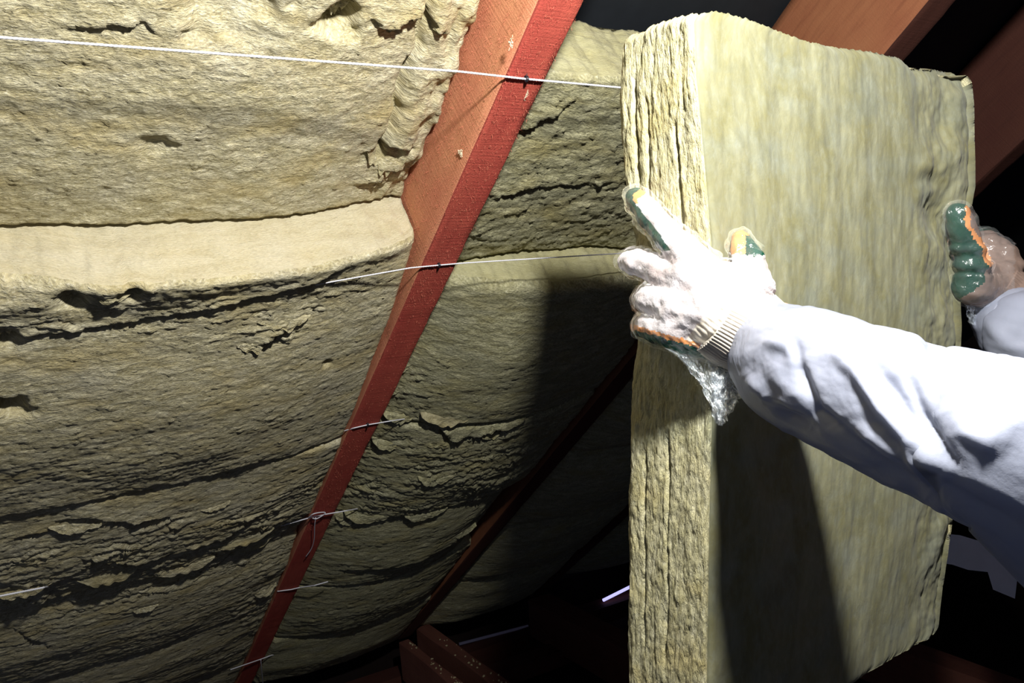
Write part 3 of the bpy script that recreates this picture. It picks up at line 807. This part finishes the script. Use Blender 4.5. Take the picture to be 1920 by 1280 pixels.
def slab():
    nS, nF, nR, nB, nv = 70, 230, 12, 30, 330
    w = []  # ring: (face, fraction)
    w += [(0, k) for k in np.linspace(0, 1, nS, endpoint=False)]
    w += [(1, k) for k in np.linspace(0, 1, nF, endpoint=False)]
    w += [(2, k) for k in np.linspace(0, 1, nR, endpoint=False)]
    w += [(3, k) for k in np.linspace(0, 1, nB, endpoint=False)]
    face = np.array([a for a, _ in w]); k = np.array([b for _, b in w])
    def ring(y):                    # y (nv, nring) metres
        Lp, Cp, Rp = edge_pt(Lx, y, DL), edge_pt(Cx, y, 0), edge_pt(Rx, y, DR)
        Bp = Rp + (Lp - Cp)
        kk = k[None, :, None]
        Ls, Rs = edge_pt(LxS, y, DL), edge_pt(RxS, y, DR)
        Lf = Ls + (Lp - Ls) * (1 - kk) ** 4; Rf = Rs + (Rp - Rs) * kk ** 9
        return np.where((face == 0)[None, :, None], Lf + (Cp - Lf) * kk,
               np.where((face == 1)[None, :, None], Cp + (Rf - Cp) * kk,
               np.where((face == 2)[None, :, None], Rp + (Bp - Rp) * kk, Bp + (Lp - Bp) * kk)))
    # top and bottom heights
    P0 = ring(np.full((1, len(w)), -.35))[0]
    px = P0[:, 0] / P0[:, 2] * F + 960
    vis = face <= 1
    tpy = np.interp(px, topx[:, 0], topx[:, 1]); ytop = (tpy - 640) / F * P0[:, 2]
    ytop = np.where(vis, ytop, -.34)
    ytop[face == 2] = np.linspace(ytop[(face == 1)][-1], -.335, nR); ytop[face == 3] = np.linspace(-.335, ytop[0], nB)
    ytop = ytop + .0025 * fbm(np.arange(len(w)) * .35, 3., 1., 3)
    ybot = np.where(face == 0, .50, np.where(face == 1, .50 - .075 * k, np.where(face == 2, .425, .45)))
    v = np.linspace(0, 1, nv)
    y = ytop[None, :] + (ybot - ytop)[None, :] * v[:, None]
    P = ring(y)
    # normals of the two seen faces
    nS_ = np.array([-.86, 0, -.5]); nF_ = np.array([.46, 0, -.888]); nR_ = -nS_; nB_ = -nF_
    cs = np.linalg.norm(P[:1, 0] - P[:1, nS], axis=-1)[0]; cf = .5
    u = np.where(face == 0, k * cs, np.where(face == 1, cs + k * cf, np.where(face == 2, cs + cf + k * cs, 2 * cs + cf + k * cf)))[None, :] + 0 * y
    dist = np.where(face == 0, (1 - k) * cs, np.where(face == 1, k * cf, 1.))     # from the near arris
    mixf = np.where(face == 0, .5 - .5 * np.clip(dist / .012, 0, 1), np.where(face == 1, .5 + .5 * np.clip(dist / .012, 0, 1), 0))
    nrm = np.where((face <= 1)[:, None], nS_ + (nF_ - nS_) * mixf[:, None], np.where((face == 2)[:, None], nR_, nB_))
    nrm = nrm / np.linalg.norm(nrm, axis=1)[:, None]
    round_ = -.006 * np.clip(1 - dist / .012, 0, 1) ** 2
    dl = np.where(face == 0, k * cs, 9.); round_ = round_ - .012 * np.clip(1 - dl / .02, 0, 1) ** 2 * (face == 0)
    dr = np.where(face == 1, (1 - k) * cf, 9.); round_ = round_ - .010 * np.clip(1 - dr / .02, 0, 1) ** 2
    side = (face == 0)[None, :]
    h = np.where(side, .0022 * fbm(u * 70, y * 14, 1., 4, .6) + .0014 * fbm(u * 160, y * 60, 4., 3, .6),
                 .0018 * fbm(u * 28, y * 5, 2., 4) + .0008 * fbm(u * 90, y * 22, 5., 3) + .004 * fbm(u * 4, y * 4, 9., 2))
    # deep splits in the side face
    for (uu, ya, yb, dp) in ((.035, -.33, -.18, .010), (.055, -.30, -.10, .008), (.105, -.26, -.02, .012), (.085, -.15, 0, .006), (.118, -.12, -.02, .010), (.04, .12, .4, .005), (.08, .1, .4, .006)):
        g = np.exp(-((u - uu - .006 * pn(y * 9, uu * 99)) / .0022) ** 2) * sst(ya, ya + .03, y) * (1 - sst(yb - .03, yb, y))
        h = h - np.where(side, dp * g, 0)
    # the dented, torn right hand end of the front face
    Pu = P[..., 0] / P[..., 2] * F + 960; Pv = P[..., 1] / P[..., 2] * F + 640
    fr = (face == 1)[None, :]
    for (cu, cv, ru, rv, dp) in ((1790, 135, 60, 30, -.010), (1775, 230, 40, 60, -.012), (1740, 300, 18, 50, .006), (1765, 395, 30, 45, -.016), (1745, 335, 30, 16, -.008), (1790, 520, 22, 90, -.008), (1795, 260, 18, 50, .008)):
        h = h + np.where(fr, dp * np.exp(-((Pu - cu) / ru) ** 2 - ((Pv - cv) / rv) ** 2), 0)
    h = h + np.where(fr, .006 * sst(1690, 1760, Pu) * fbm(u * 22, y * 18, 12., 4), 0)
    P = P + nrm[None] * (h + round_[None])[..., None]
    # ragged, rounded ends
    vv = (y - ytop[None, :]); cen = P.mean(axis=1, keepdims=True)
    sh = .010 * np.clip(1 - vv / .012, 0, 1) ** 2 + .010 * np.clip(1 - (ybot[None, :] - y) / .012, 0, 1) ** 2
    dirc = cen - P; dirc /= np.linalg.norm(dirc, axis=-1, keepdims=True); P = P + dirc * sh[..., None]
    fs = grid_faces(nv, len(w), 0, True)
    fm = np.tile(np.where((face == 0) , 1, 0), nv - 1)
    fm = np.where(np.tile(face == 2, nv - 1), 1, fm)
    uv = np.stack([u.ravel(), y.ravel()], 1)
    W_ = W(P.reshape(-1, 3)); n0 = len(W_)
    # end caps with inner rings
    extra, exuv = [], []
    for row, sgn in ((0, 1), (nv - 1, -1)):
        ringP = P[row]; c = ringP.mean(axis=0)
        prev = [row * len(w) + i for i in range(len(w))]
        for q in (.85, .6, .3):
            rr = c + (ringP - c) * q; rr[:, 1] = ringP[:, 1] * q + c[1] * (1 - q) + sgn * .004 + .003 * fbm(rr[:, 0] * 40, rr[:, 2] * 40, 2., 3)
            idx = [n0 + sum(len(e) for e in extra) + i for i in range(len(w))]
            extra.append(W(rr)); exuv.append(np.stack([rr[:, 0], rr[:, 2]], 1))
            for i in range(len(w)):
                j = (i + 1) % len(w); fs.append([prev[i], prev[j], idx[j], idx[i]][::sgn]); fm = np.append(fm, 1)
            prev = idx
        fs.append(prev[::sgn]); fm = np.append(fm, 1)
    W_ = np.vstack([W_] + extra); uv = np.vstack([uv] + exuv)
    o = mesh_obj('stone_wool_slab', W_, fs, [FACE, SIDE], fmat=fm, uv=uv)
    tag(o, 'big upright olive stone wool slab held up by two gloved hands', 'insulation')
    return o
held = slab()

# ------------------------------------------------------------------ the worker
def remesh(name, spheres, voxel, smooth_it=4, sm=.5):
    """spheres: list of chains; each chain a list of (x, y, z, r) in view metres; one skin round all of them"""
    bm = bmesh.new()
    for ch in spheres:
        ch = [np.array(c, float) for c in ch]
        pts = []
        if len(ch) == 1: pts = ch
        for a, b in zip(ch[:-1], ch[1:]):
            L = np.linalg.norm(a[:3] - b[:3]); k = max(2, int(L / (min(a[3], b[3]) * .22)) + 1)
            for t in np.linspace(0, 1, k): pts.append(a + (b - a) * t)
        for p in pts:
            w = W(p[:3]); bmesh.ops.create_icosphere(bm, subdivisions=2, radius=float(p[3]), matrix=Matrix.Translation([float(x) for x in w]))
    me = bpy.data.meshes.new(name); bm.to_mesh(me); bm.free()
    o = bpy.data.objects.new(name, me); COL.objects.link(o)
    md = o.modifiers.new('r', 'REMESH'); md.mode = 'VOXEL'; md.voxel_size = voxel; md.use_smooth_shade = True
    ms = o.modifiers.new('s', 'SMOOTH'); ms.iterations = smooth_it; ms.factor = sm
    dg = bpy.context.evaluated_depsgraph_get(); dg.update()
    ev = o.evaluated_get(dg).to_mesh()
    vs = np.empty(len(ev.vertices) * 3); ev.vertices.foreach_get('co', vs); vs = vs.reshape(-1, 3)
    ns = np.empty(len(ev.vertices) * 3); ev.vertices.foreach_get('normal', ns); ns = ns.reshape(-1, 3)
    fs = [list(p.vertices) for p in ev.polygons]
    o.evaluated_get(dg).to_mesh_clear(); bpy.data.objects.remove(o); bpy.data.meshes.remove(me)
    return vs, ns, fs

def toview(w): return (np.asarray(w) - np.array([0, 0, EYE])) @ M
def pix(w):
    p = toview(w); return p[..., 0] / p[..., 2] * F + 960, p[..., 1] / p[..., 2] * F + 640, p[..., 2]
def J(u, v, t, r): return (*V(u, v, t), r)

def knit_mat():
    m, nt, b = mat('white_knit')
    x = coords(nt, (420, 420, 420), uv=False); w = noise(nt, x, 1, 2, .5)
    blot = noise(nt, coords(nt, (28, 28, 28), uv=False), 1, 3, .5)
    c = ramp(nt, blot, [(.35, (.31, .25, .235)), (.5, (.40, .355, .35)), (.7, (.45, .425, .44))])
    nt.links.new(c, b.inputs['Base Color']); b.inputs['Roughness'].default_value = .85
    b.inputs['Sheen Weight'].default_value = .15
    bump(nt, b, w, .0008, .8); return m
KNIT = knit_mat()
RIB = plain('cream_rib_knit', (.58, .52, .43), .9, .1, sc=120, var=.1)
GREEN = plain('green_latex', (.003, .038, .022), .22, .6, sc=40, var=.45)
ORANGE = plain('orange_latex', (.50, .20, .06), .4, .5, sc=60, var=.3)
BROWNK = plain('brown_knit', (.15, .105, .085), .85, .1, sc=70, var=.25)  # brown knit, darker than the white one
HEM = plain('salmon_hem', (.80, .36, .26), .8, .2, sc=60, var=.15)
SKINM = plain('skin', (.55, .33, .24), .5, .4, sc=30, var=.12)

def suit_mat():
    m, nt, b = mat('white_coverall')
    f = noise(nt, coords(nt, (90, 90, 90), uv=False), 1, 4, .6)
    g = noise(nt, coords(nt, (9, 9, 9), uv=False), 1, 4, .55)
    c = mixc(nt, (.28, .305, .385), (.35, .375, .455), g)
    nt.links.new(c, b.inputs['Base Color']); b.inputs['Roughness'].default_value = .42
    b.inputs['Specular IOR Level'].default_value = .45
    b.inputs['Coat Weight'].default_value = .15; b.inputs['Coat Roughness'].default_value = .3
    bump(nt, b, math_(nt, 'ADD', f, math_(nt, 'MULTIPLY', g, 3.)), .0010, .5)
    tl = N(nt, 'ShaderNodeBsdfTranslucent'); tl.inputs[0].default_value = (.58, .62, .74, 1)
    mx = N(nt, 'ShaderNodeMixShader'); mx.inputs[0].default_value = .34
    nt.links.new(b.outputs[0], mx.inputs[1]); nt.links.new(tl.outputs[0], mx.inputs[2])
    nt.links.new(mx.outputs[0], nt.nodes['Material Output'].inputs[0]); return m
SUIT = suit_mat()

def film_mat():
    m, nt, b = mat('clear_film')
    out = nt.nodes['Material Output']
    tr = N(nt, 'ShaderNodeBsdfTransparent'); tr.inputs[0].default_value = (.965, .975, .985, 1)
    gl = N(nt, 'ShaderNodeBsdfGlossy'); gl.inputs['Roughness'].default_value = .16; gl.inputs[0].default_value = (1, 1, 1, 1)
    df = N(nt, 'ShaderNodeBsdfDiffuse'); df.inputs[0].default_value = (.75, .82, .86, 1)
    fr = N(nt, 'ShaderNodeFresnel'); fr.inputs[0].default_value = 1.5
    bn = N(nt, 'ShaderNodeBump'); bn.inputs['Distance'].default_value = .003; bn.inputs['Strength'].default_value = 1.
    h = noise(nt, coords(nt, (60, 60, 60), uv=False), 1, 4, .6, 1.2); nt.links.new(h, bn.inputs['Height'])
    for q in (gl, fr, df): nt.links.new(bn.outputs[0], q.inputs['Normal'])
    a = N(nt, 'ShaderNodeAddShader'); g0 = N(nt, 'ShaderNodeMixShader'); bb = N(nt, 'ShaderNodeMixShader')
    blk = N(nt, 'ShaderNodeBsdfDiffuse'); blk.inputs[0].default_value = (0, 0, 0, 1)
    fac = math_(nt, 'ADD', math_(nt, 'MULTIPLY', fr.outputs[0], .5), .03)
    nt.links.new(fac, g0.inputs[0]); nt.links.new(blk.outputs[0], g0.inputs[1]); nt.links.new(gl.outputs[0], g0.inputs[2])
    nt.links.new(tr.outputs[0], a.inputs[0]); nt.links.new(g0.outputs[0], a.inputs[1])
    bb.inputs[0].default_value = .035; nt.links.new(a.outputs[0], bb.inputs[1]); nt.links.new(df.outputs[0], bb.inputs[2])
    nt.links.new(bb.outputs[0], out.inputs[0]); return m
FILM = film_mat()

person = empty('person', W((.93, EYE - .1, .72)))
tag(person, 'person in white coverall and film covered gloves, both arms holding up the wool slab', 'person')

# body (one surface, dressed): hidden inside the suit apart from the face
LSH, RSH = (.74, .26, .50), (1.06, .26, .78)
LEL, REL = (.44, .165, .55), (1.02, .14, 1.05)
body = [
 [(.90, -.03, .64, .085), (.90, .06, .65, .06), (.90, .2, .64, .065)],                     # head low, neck
 [(.885, -.07, .655, .088), (.90, -.02, .64, .08)],
 [(.845, .0, .715, .018), (.84, -.02, .725, .012)],                                        # nose
 [(*LSH, .055), (.90, .26, .64, .10), (*RSH, .055)],
 [(.90, .26, .64, .11), (.91, .55, .62, .12), (.92, .80, .60, .13)],
 [(.82, .85, .53, .085), (.82, 1.25, .56, .055), (.82, 1.60, .53, .045), (.78, 1.64, .60, .04)],
 [(1.01, .85, .68, .085), (1.00, 1.25, .72, .055), (1.01, 1.60, .69, .045), (.97, 1.64, .76, .04)],
 [(*LSH, .05), (*LEL, .04), (*V(1440, 640, .865), .028)],
 [(*RSH, .05), (*REL, .04), (*V(1905, 560, 1.17), .028)],
]
vs, ns, fs = remesh('body', body, .012, 6)
mesh_obj('body', vs, fs, SKINM, parent=person)

suit = [
 [(.91, -.07, .63, .108), (.91, .04, .63, .10), (.91, .17, .63, .085)],                    # hood
 [(*LSH, .085), (.90, .27, .64, .135), (*RSH, .085)],
 [(.90, .27, .64, .145), (.91, .55, .62, .155), (.92, .80, .60, .165)],
 [(.82, .85, .53, .12), (.82, 1.25, .56, .085), (.82, 1.55, .54, .07)],
 [(1.01, .85, .68, .12), (1.00, 1.25, .72, .085), (1.01, 1.55, .70, .07)],
 [(*LSH, .08), (.66, .235, .53, .078)],
 [(*RSH, .08), (1.05, .22, .86, .075)],
]
vs, ns, fs = remesh('coverall', suit, .014, 5)
# open the hood in front of the face
fc = W((.82, -.03, .74)); d = np.linalg.norm(vs - fc, axis=1)
dirn = vs - fc; push = np.clip(1 - d / .11, 0, 1)
vs = vs + ns * (.008 * fbm(vs[:, 0] * 9, vs[:, 1] * 9, vs[:, 2] * 5, 3))[:, None]
keep = [f for f in fs if d[f].mean() > .085]
cov = mesh_obj('coverall', vs, keep, SUIT, parent=person)

def sleeve(name, ctr, rad, nL, nT, creases, parent, wav=.004, seed=0., flat=None):
    """a baggy sleeve: a shaped tube with folds; ctr rows of view coordinates, rad one per row"""
    P = spline(np.hstack([np.array(ctr, float), np.array(rad, float)[:, None]]), nL)
    R_ = P[:, 3]; C = W(P[:, :3])
    tg = np.gradient(C, axis=0); tg /= np.linalg.norm(tg, axis=1)[:, None]
    toeye = np.array([0, 0, EYE]) - C; A = np.cross(tg, toeye); A /= np.linalg.norm(A, axis=1)[:, None]; B = np.cross(tg, A)
    th = np.linspace(0, 2 * math.pi, nT, endpoint=False)
    dirs = np.cos(th)[None, :, None] * A[:, None] + np.sin(th)[None, :, None] * B[:, None]
    Lr = np.linspace(0, 1, nL)[:, None]; T = th[None, :]
    h = wav * fbm(Lr * 7 + np.cos(T) * 1.2, np.sin(T) * 1.5 + Lr * 3, seed, 3) + .0005 * fbm(Lr * 26, np.cos(T) * 5, np.sin(T) * 5 + seed, 3)
    X = C[:, None] + dirs * (R_[:, None] * 1.)[..., None]
    pu, pv, pt = pix(X)
    tow = ((np.array([0, 0, EYE]) - X) * dirs).sum(-1) > 0
    for pts, dep, wd in creases:
        q = np.array(pts, float); dmin = np.full(pu.shape, 1e9); par = np.zeros(pu.shape)
        cum = 0
        for a, b in zip(q[:-1], q[1:]):
            ab = b - a; t = np.clip(((pu - a[0]) * ab[0] + (pv - a[1]) * ab[1]) / (ab @ ab), 0, 1)
            dd = np.hypot(pu - a[0] - t * ab[0], pv - a[1] - t * ab[1]); cr = np.sign((pu - a[0]) * ab[1] - (pv - a[1]) * ab[0])
            sel = dd < dmin; par = np.where(sel, (cum + t) / (len(q) - 1), par); dmin = np.where(sel, dd, dmin)
            cum += 1
        fall = np.exp(-(dmin / (wd * 1.25)) ** 2) * np.sin(np.clip(par, .02, .98) * math.pi) ** .5
        h = h + np.where(tow, .9 * dep * fall, 0)
    X = X + dirs * h[..., None]
    v = X.reshape(-1, 3)
    inner = (X + dirs * -.0015)[::-1].reshape(-1, 3)
    f = grid_faces(nL, nT, 0, True)
    allv = np.vstack([v, inner]); f += grid_faces(nL, nT, nL * nT, True)
    last = (nL - 1) * nT; i2 = nL * nT
    f += [[last + i, last + (i + 1) % nT, i2 + (i + 1) % nT, i2 + i] for i in range(nT)]
    f += [[(i + 1) % nT, i, i2 + last + i, i2 + last + (i + 1) % nT] for i in range(nT)]
    return mesh_obj(name, allv, f, SUIT, parent=parent)

def sv(u, v, t): return V(u, v, t)
lc = [sv(1436, 641, .868), sv(1452, 656, .852), sv(1487, 684, .81), sv(1540, 706, .75), sv(1610, 736, .685), sv(1690, 772, .63), sv(1770, 802, .59), sv(1860, 835, .56), sv(1950, 868, .535), (.45, .165, .53), (.56, .205, .53), (.68, .24, .52)]
lr = [.041, .052, .060, .0615, .058, .0565, .056, .059, .063, .07, .075, .078]
cre = [
 ([(1488, 640), (1500, 690), (1528, 770), (1560, 800)], -.007, 9),
 ([(1530, 770), (1600, 830), (1680, 890), (1740, 935)], -.007, 12),
 ([(1400, 705), (1440, 745), (1500, 770)], .007, 10), ([(1440, 740), (1480, 780), (1520, 800)], -.008, 10),
 ([(1560, 660), (1610, 700), (1660, 770), (1720, 830), (1765, 890)], .009, 13),
 ([(1620, 660), (1680, 740), (1715, 800)], -.006, 14),
 ([(1700, 700), (1725, 770), (1760, 830), (1795, 880)], -.006, 10),
 ([(1700, 820), (1720, 870), (1745, 915)], .004, 8),
 ([(1430, 640), (1480, 650), (1500, 690)], .005, 10), ([(1445, 690), (1480, 735), (1530, 760)], .004, 14),
 ([(1735, 645), (1760, 665), (1790, 690)], -.008, 12), ([(1640, 600), (1700, 628), (1735, 648)], .005, 14), ([(1765, 638), (1830, 650), (1900, 670)], .007, 18),
 ([(1790, 770), (1810, 810), (1850, 832), (1880, 790), (1900, 740)], .005, 12), ([(1810, 740), (1845, 760), (1860, 790)], -.003, 22),
 ([(1760, 900), (1840, 950), (1920, 990)], -.006, 16), ([(1600, 800), (1680, 850), (1760, 880)], .005, 14),
 ([(1850, 850), (1900, 800), (1960, 760)], .004, 12),
]
sleeve('sleeve', lc, lr, 420, 280, cre, person, .0022, 3.)
rc = [sv(1862, 577, 1.21), sv(1880, 592, 1.19), sv(1915, 615, 1.15), sv(1985, 640, 1.10), (.92, .06, 1.05), (1.00, .12, .98), (1.05, .18, .90), (1.06, .23, .82)]
rr_ = [.030, .047, .058, .062, .066, .072, .075, .078]
sleeve('sleeve', rc, rr_, 150, 110, [([(1850, 600), (1880, 640), (1920, 655)], .006, 10), ([(1870, 650), (1900, 620), (1920, 590)], -.005, 8)], person, .004, 8.)

# left hand: thumb on the front face, fingers spread over the narrow side of the slab
def fing(*js): return [J(*j) for j in js]
lhand = [
 fing((1405, 620, .868, .026), (1370, 596, .866, .030), (1340, 575, .864, .034)),
 fing((1385, 645, .874, .020), (1345, 635, .874, .026), (1290, 622, .885, .026), (1262, 618, .895, .022)),
 fing((1388, 580, .866, .026), (1345, 540, .868, .032), (1300, 520, .882, .027)),
 fing((1340, 590, .864, .034), (1275, 580, .888, .026)),
 fing((1300, 600, .875, .026), (1262, 622, .893, .022)),
 fing((1312, 505, .880, .0245), (1262, 452, .905, .0185), (1224, 408, .935, .0165), (1192, 372, .962, .0135)),     # index
 fing((1290, 530, .886, .024), (1240, 508, .917, .0185), (1196, 492, .955, .0165), (1176, 490, .985, .013)),       # middle
 fing((1272, 572, .888, .024), (1226, 562, .925, .019), (1210, 562, .965, .0165), (1215, 566, 1.0, .013)),         # ring
 fing((1262, 620, .893, .022), (1224, 612, .925, .0175), (1210, 612, .962, .015), (1216, 614, .99, .012)),         # little
 fing((1385, 585, .864, .028), (1410, 540, .862, .024), (1404, 498, .874, .0185), (1392, 462, .888, .0145), (1389, 450, .893, .012)),  # thumb
]
vs, ns, fs = remesh('lh', lhand, .0016, 9, .5)
pu, pv, pt = pix(vs)
vs = vs + ns * (.0016 * fbm(vs[:, 0] * 60, vs[:, 1] * 60, vs[:, 2] * 60, 3) + .0022 * fbm(vs[:, 0] * 26, vs[:, 1] * 26, vs[:, 2] * 26, 2))[:, None]
ax_ = (pu - 1340) * .78 + (pv - 590) * .62; pp_ = -(pu - 1340) * .62 + (pv - 590) * .78
vs = vs + ns * (.0013 * np.abs(np.cos(pp_ * math.pi / 9.5 + .3 * np.sin(ax_ / 20))) * sst(-22, 2, ax_ + 5 * pn(pp_ / 14, 3.)))[:, None]
fc = np.array([[pu[f].mean(), pv[f].mean(), pt[f].mean()] for f in fs]); fn_ = np.array([ns[f].mean(axis=0) for f in fs])
nv_ = fn_ @ M      # normals in view axes
jit = 5 * pn(fc[:, 0] / 9, fc[:, 1] / 9)
fm = np.zeros(len(fs), int)
# palm side is dipped in green latex with an orange rim
edge = nv_[:, 2] + .25 * (nv_[:, 1] > .3) * nv_[:, 1]
fm[edge > .38] = 2; fm[edge > .55] = 1
tipi = (fc[:, 0] - 1185) * .75 + (fc[:, 1] - 366) * .66 + jit
m_ = (fc[:, 1] < 470) & (fc[:, 0] < 1300)
fm[m_ & (tipi < 16)] = 2; fm[m_ & (tipi < 4)] = 1
side_ = m_ & (nv_[:, 0] < -.55) ; fm[side_ & (nv_[:, 0] < -.82)] = 1
low = (fc[:, 1] - 609) - (fc[:, 0] - 1187) * .28 + jit * .6 > 0
fm[low & (fc[:, 0] < 1390) & (fc[:, 1] > 600)] = 2; low = (fc[:, 1] - 617) - (fc[:, 0] - 1187) * .28 + jit * .6 > 0
fm[low & (fc[:, 0] < 1390) & (fc[:, 1] > 600)] = 1
th_ = (fc[:, 0] > 1365) & (fc[:, 1] < 476 + jit); fm[th_] = 2
fm[(fc[:, 0] > 1398) & (fc[:, 1] < 478 + jit) & (fc[:, 1] > 440)] = 1
fax = (fc[:, 0] - 1340) * .78 + (fc[:, 1] - 590) * .62
fm[(fax > -14 + 5 * pn(fc[:, 0] / 14, fc[:, 1] / 14)) & (fm == 0) & (fc[:, 1] > 560)] = 3
glove = mesh_obj('knit_glove', vs, fs, [KNIT, GREEN, ORANGE, RIB], parent=person, fmat=fm)
glove['label'] = 'white knitted glove with green dipped fingertips and orange rim'

def ribbed(name, ctr, rad, nL, nT, ribs, m, parent, amp=.0016):
    P = spline(np.hstack([np.array(ctr, float), np.array(rad, float)[:, None]]), nL); C = W(P[:, :3])
    tg = np.gradient(C, axis=0); tg /= np.linalg.norm(tg, axis=1)[:, None]
    toeye = np.array([0, 0, EYE]) - C; A = np.cross(tg, toeye); A /= np.linalg.norm(A, axis=1)[:, None]; B = np.cross(tg, A)
    th = np.linspace(0, 2 * math.pi, nT, endpoint=False)
    rr = P[:, 3][:, None] + amp * np.abs(np.cos(ribs * th[None] / 2 + .3 * np.sin(np.linspace(0, 5, nL))[:, None]))
    X = C[:, None] + rr[..., None] * (np.cos(th)[None, :, None] * A[:, None] * 1.08 + np.sin(th)[None, :, None] * B[:, None] * .98)
    f = grid_faces(nL, nT, 0, True) + [list(range(nT))[::-1], list(range((nL - 1) * nT, nL * nT))]
    return mesh_obj(name, X.reshape(-1, 3), f, m, parent=parent)
cuff = ribbed('glove_cuff', [sv(1340, 584, .868), sv(1380, 606, .871), sv(1410, 625, .869), sv(1436, 642, .868)], [.043, .0455, .0425, .0395], 60, 700, 74, RIB, glove, .0011)
ribbed('cuff_hem', [sv(1423, 632, .866), sv(1429, 636, .866), sv(1435, 641, .866)], [.0405, .0425, .0405], 6, 120, 60, HEM, glove, .0006)

# clear film glove over it, with a loose crumpled mouth hanging below the wrist
def film_shell(vs, ns, fs, off, lim, name, parent, seed):
    pu, pv, pt = pix(vs)
    w = off + .0035 * np.abs(fbm(vs[:, 0] * 35 + seed, vs[:, 1] * 35, vs[:, 2] * 35, 3)) + .0018 * fbm(vs[:, 0] * 90, vs[:, 1] * 90, vs[:, 2] * 90, 2)
    v2 = vs + ns * w[:, None]
    keep = [f for f in fs if lim(pu[f].mean(), pv[f].mean())]
    return mesh_obj(name, v2, keep, FILM, parent=parent)
fl = film_shell(vs, ns, fs, .003, lambda u, v: u < 1425, 'film_glove', glove, 1.)
fl['label'] = 'clear plastic film glove'

def sheet(name, quads, nu, nv, wr, m, parent, seed):
    """crumpled sheet spanned between two edge polylines (view coordinates)"""
    a = spline(quads[0], nu); b = spline(quads[1], nu); t = np.linspace(0, 1, nv)[None, :, None]
    P = a[:, None] * (1 - t) + b[:, None] * t
    uu, vv = np.meshgrid(np.linspace(0, 1, nu), np.linspace(0, 1, nv), indexing='ij')
    h = wr * (np.abs(fbm(uu * 7, vv * 2.4, seed, 3)) + .5 * fbm(uu * 19, vv * 6, seed, 2))
    P = P + np.array([.35, .1, -1.])[None, None] * h[..., None] * np.sin(np.clip(vv, 0, 1) * math.pi * .5)[..., None] ** .4
    X = W(P.reshape(-1, 3)); X2 = W((P + np.array([0, 0, .0006])).reshape(-1, 3))
    f = grid_faces(nu, nv) + [q[::-1] for q in grid_faces(nu, nv, nu * nv)]
    return mesh_obj(name, np.vstack([X, X2]), f, m, parent=parent)
sheet('film_mouth', ([sv(1245, 652, .884), sv(1290, 662, .876), (*sv(1340, 672, .868),), sv(1385, 690, .862)],
                     [sv(1272, 668, .88), sv(1315, 728, .872), sv(1345, 796, .866), sv(1374, 765, .86)]), 70, 50, .012, FILM, glove, 3.)
sheet('film_mouth', ([sv(1325, 672, .870), sv(1350, 690, .866), sv(1380, 700, .862), sv(1400, 706, .860)],
                     [sv(1340, 760, .868), sv(1356, 772, .866), sv(1380, 745, .862), sv(1388, 724, .86)]), 50, 40, .014, FILM, glove, 5.)

# right hand: thumb on the front face at the slab's right edge, fingers behind it
rhand = [
 fing((1905, 556, 1.17, .032), (1875, 530, 1.18, .034), (1852, 508, 1.19, .033)),
 fing((1880, 500, 1.19, .030), (1866, 478, 1.20, .028)), fing((1862, 540, 1.175, .032), (1838, 530, 1.165, .030)),
 fing((1850, 548, 1.17, .028), (1822, 535, 1.145, .0275), (1822, 500, 1.135, .0235), (1814, 462, 1.125, .0205), (1803, 425, 1.115, .0190), (1796, 402, 1.110, .0165)),  # thumb
 fing((1850, 470, 1.20, .026), (1846, 452, 1.26, .020), (1812, 448, 1.32, .018), (1770, 446, 1.335, .015)),
 fing((1862, 490, 1.20, .026), (1856, 482, 1.27, .020), (1812, 480, 1.33, .018), (1765, 478, 1.345, .015)),
 fing((1868, 510, 1.20, .025), (1860, 512, 1.27, .019), (1816, 514, 1.33, .017), (1776, 512, 1.345, .014)),
 fing((1872, 530, 1.20, .024), (1862, 540, 1.26, .018), (1822, 544, 1.32, .015), (1790, 542, 1.33, .013)),
]
vs, ns, fs = remesh('rh', rhand, .003, 5, .5)
pu, pv, pt = pix(vs)
vs = vs + ns * (.0014 * fbm(vs[:, 0] * 55, vs[:, 1] * 55, vs[:, 2] * 55, 3) + .0022 * np.sin(pv / 5.2) * ((pv > 455) & (pv < 515)))[:, None]
fc = np.array([[pu[f].mean(), pv[f].mean(), pt[f].mean()] for f in fs])
gx = np.interp(fc[:, 1], [380, 400, 420, 440, 470, 500, 530, 545, 560], [1812, 1810, 1808, 1822, 1842, 1850, 1846, 1825, 1800]) + 4 * pn(fc[:, 0] / 9, fc[:, 1] / 9)
fm = np.where(fc[:, 0] < gx, 1, np.where((fc[:, 0] < gx + 11) & (fc[:, 1] < 500), 2, 0))
fm = np.where(fc[:, 2] > 1.24, 1, fm)
g2 = mesh_obj('knit_glove', vs, fs, [BROWNK, GREEN, ORANGE], parent=person, fmat=fm)
g2['label'] = 'brown knitted glove with wrinkled green coated thumb'
film_shell(vs, ns, fs, .0025, lambda u, v: u < 1900, 'film_glove', g2, 5.)['label'] = 'clear plastic film glove'
ribbed('glove_cuff', [sv(1862, 538, 1.18), sv(1880, 552, 1.18), sv(1900, 570, 1.18), sv(1916, 585, 1.18)], [.036, .036, .034, .034], 30, 260, 44, BROWNK, g2)
sheet('film_mouth', ([sv(1806, 560, 1.16), sv(1822, 566, 1.16), sv(1840, 575, 1.165), sv(1850, 580, 1.17)],
                     [sv(1816, 606, 1.17), sv(1828, 610, 1.17), sv(1838, 602, 1.17), sv(1846, 596, 1.17)]), 30, 24, .008, FILM, g2, 8.)

bpy.context.view_layer.update()
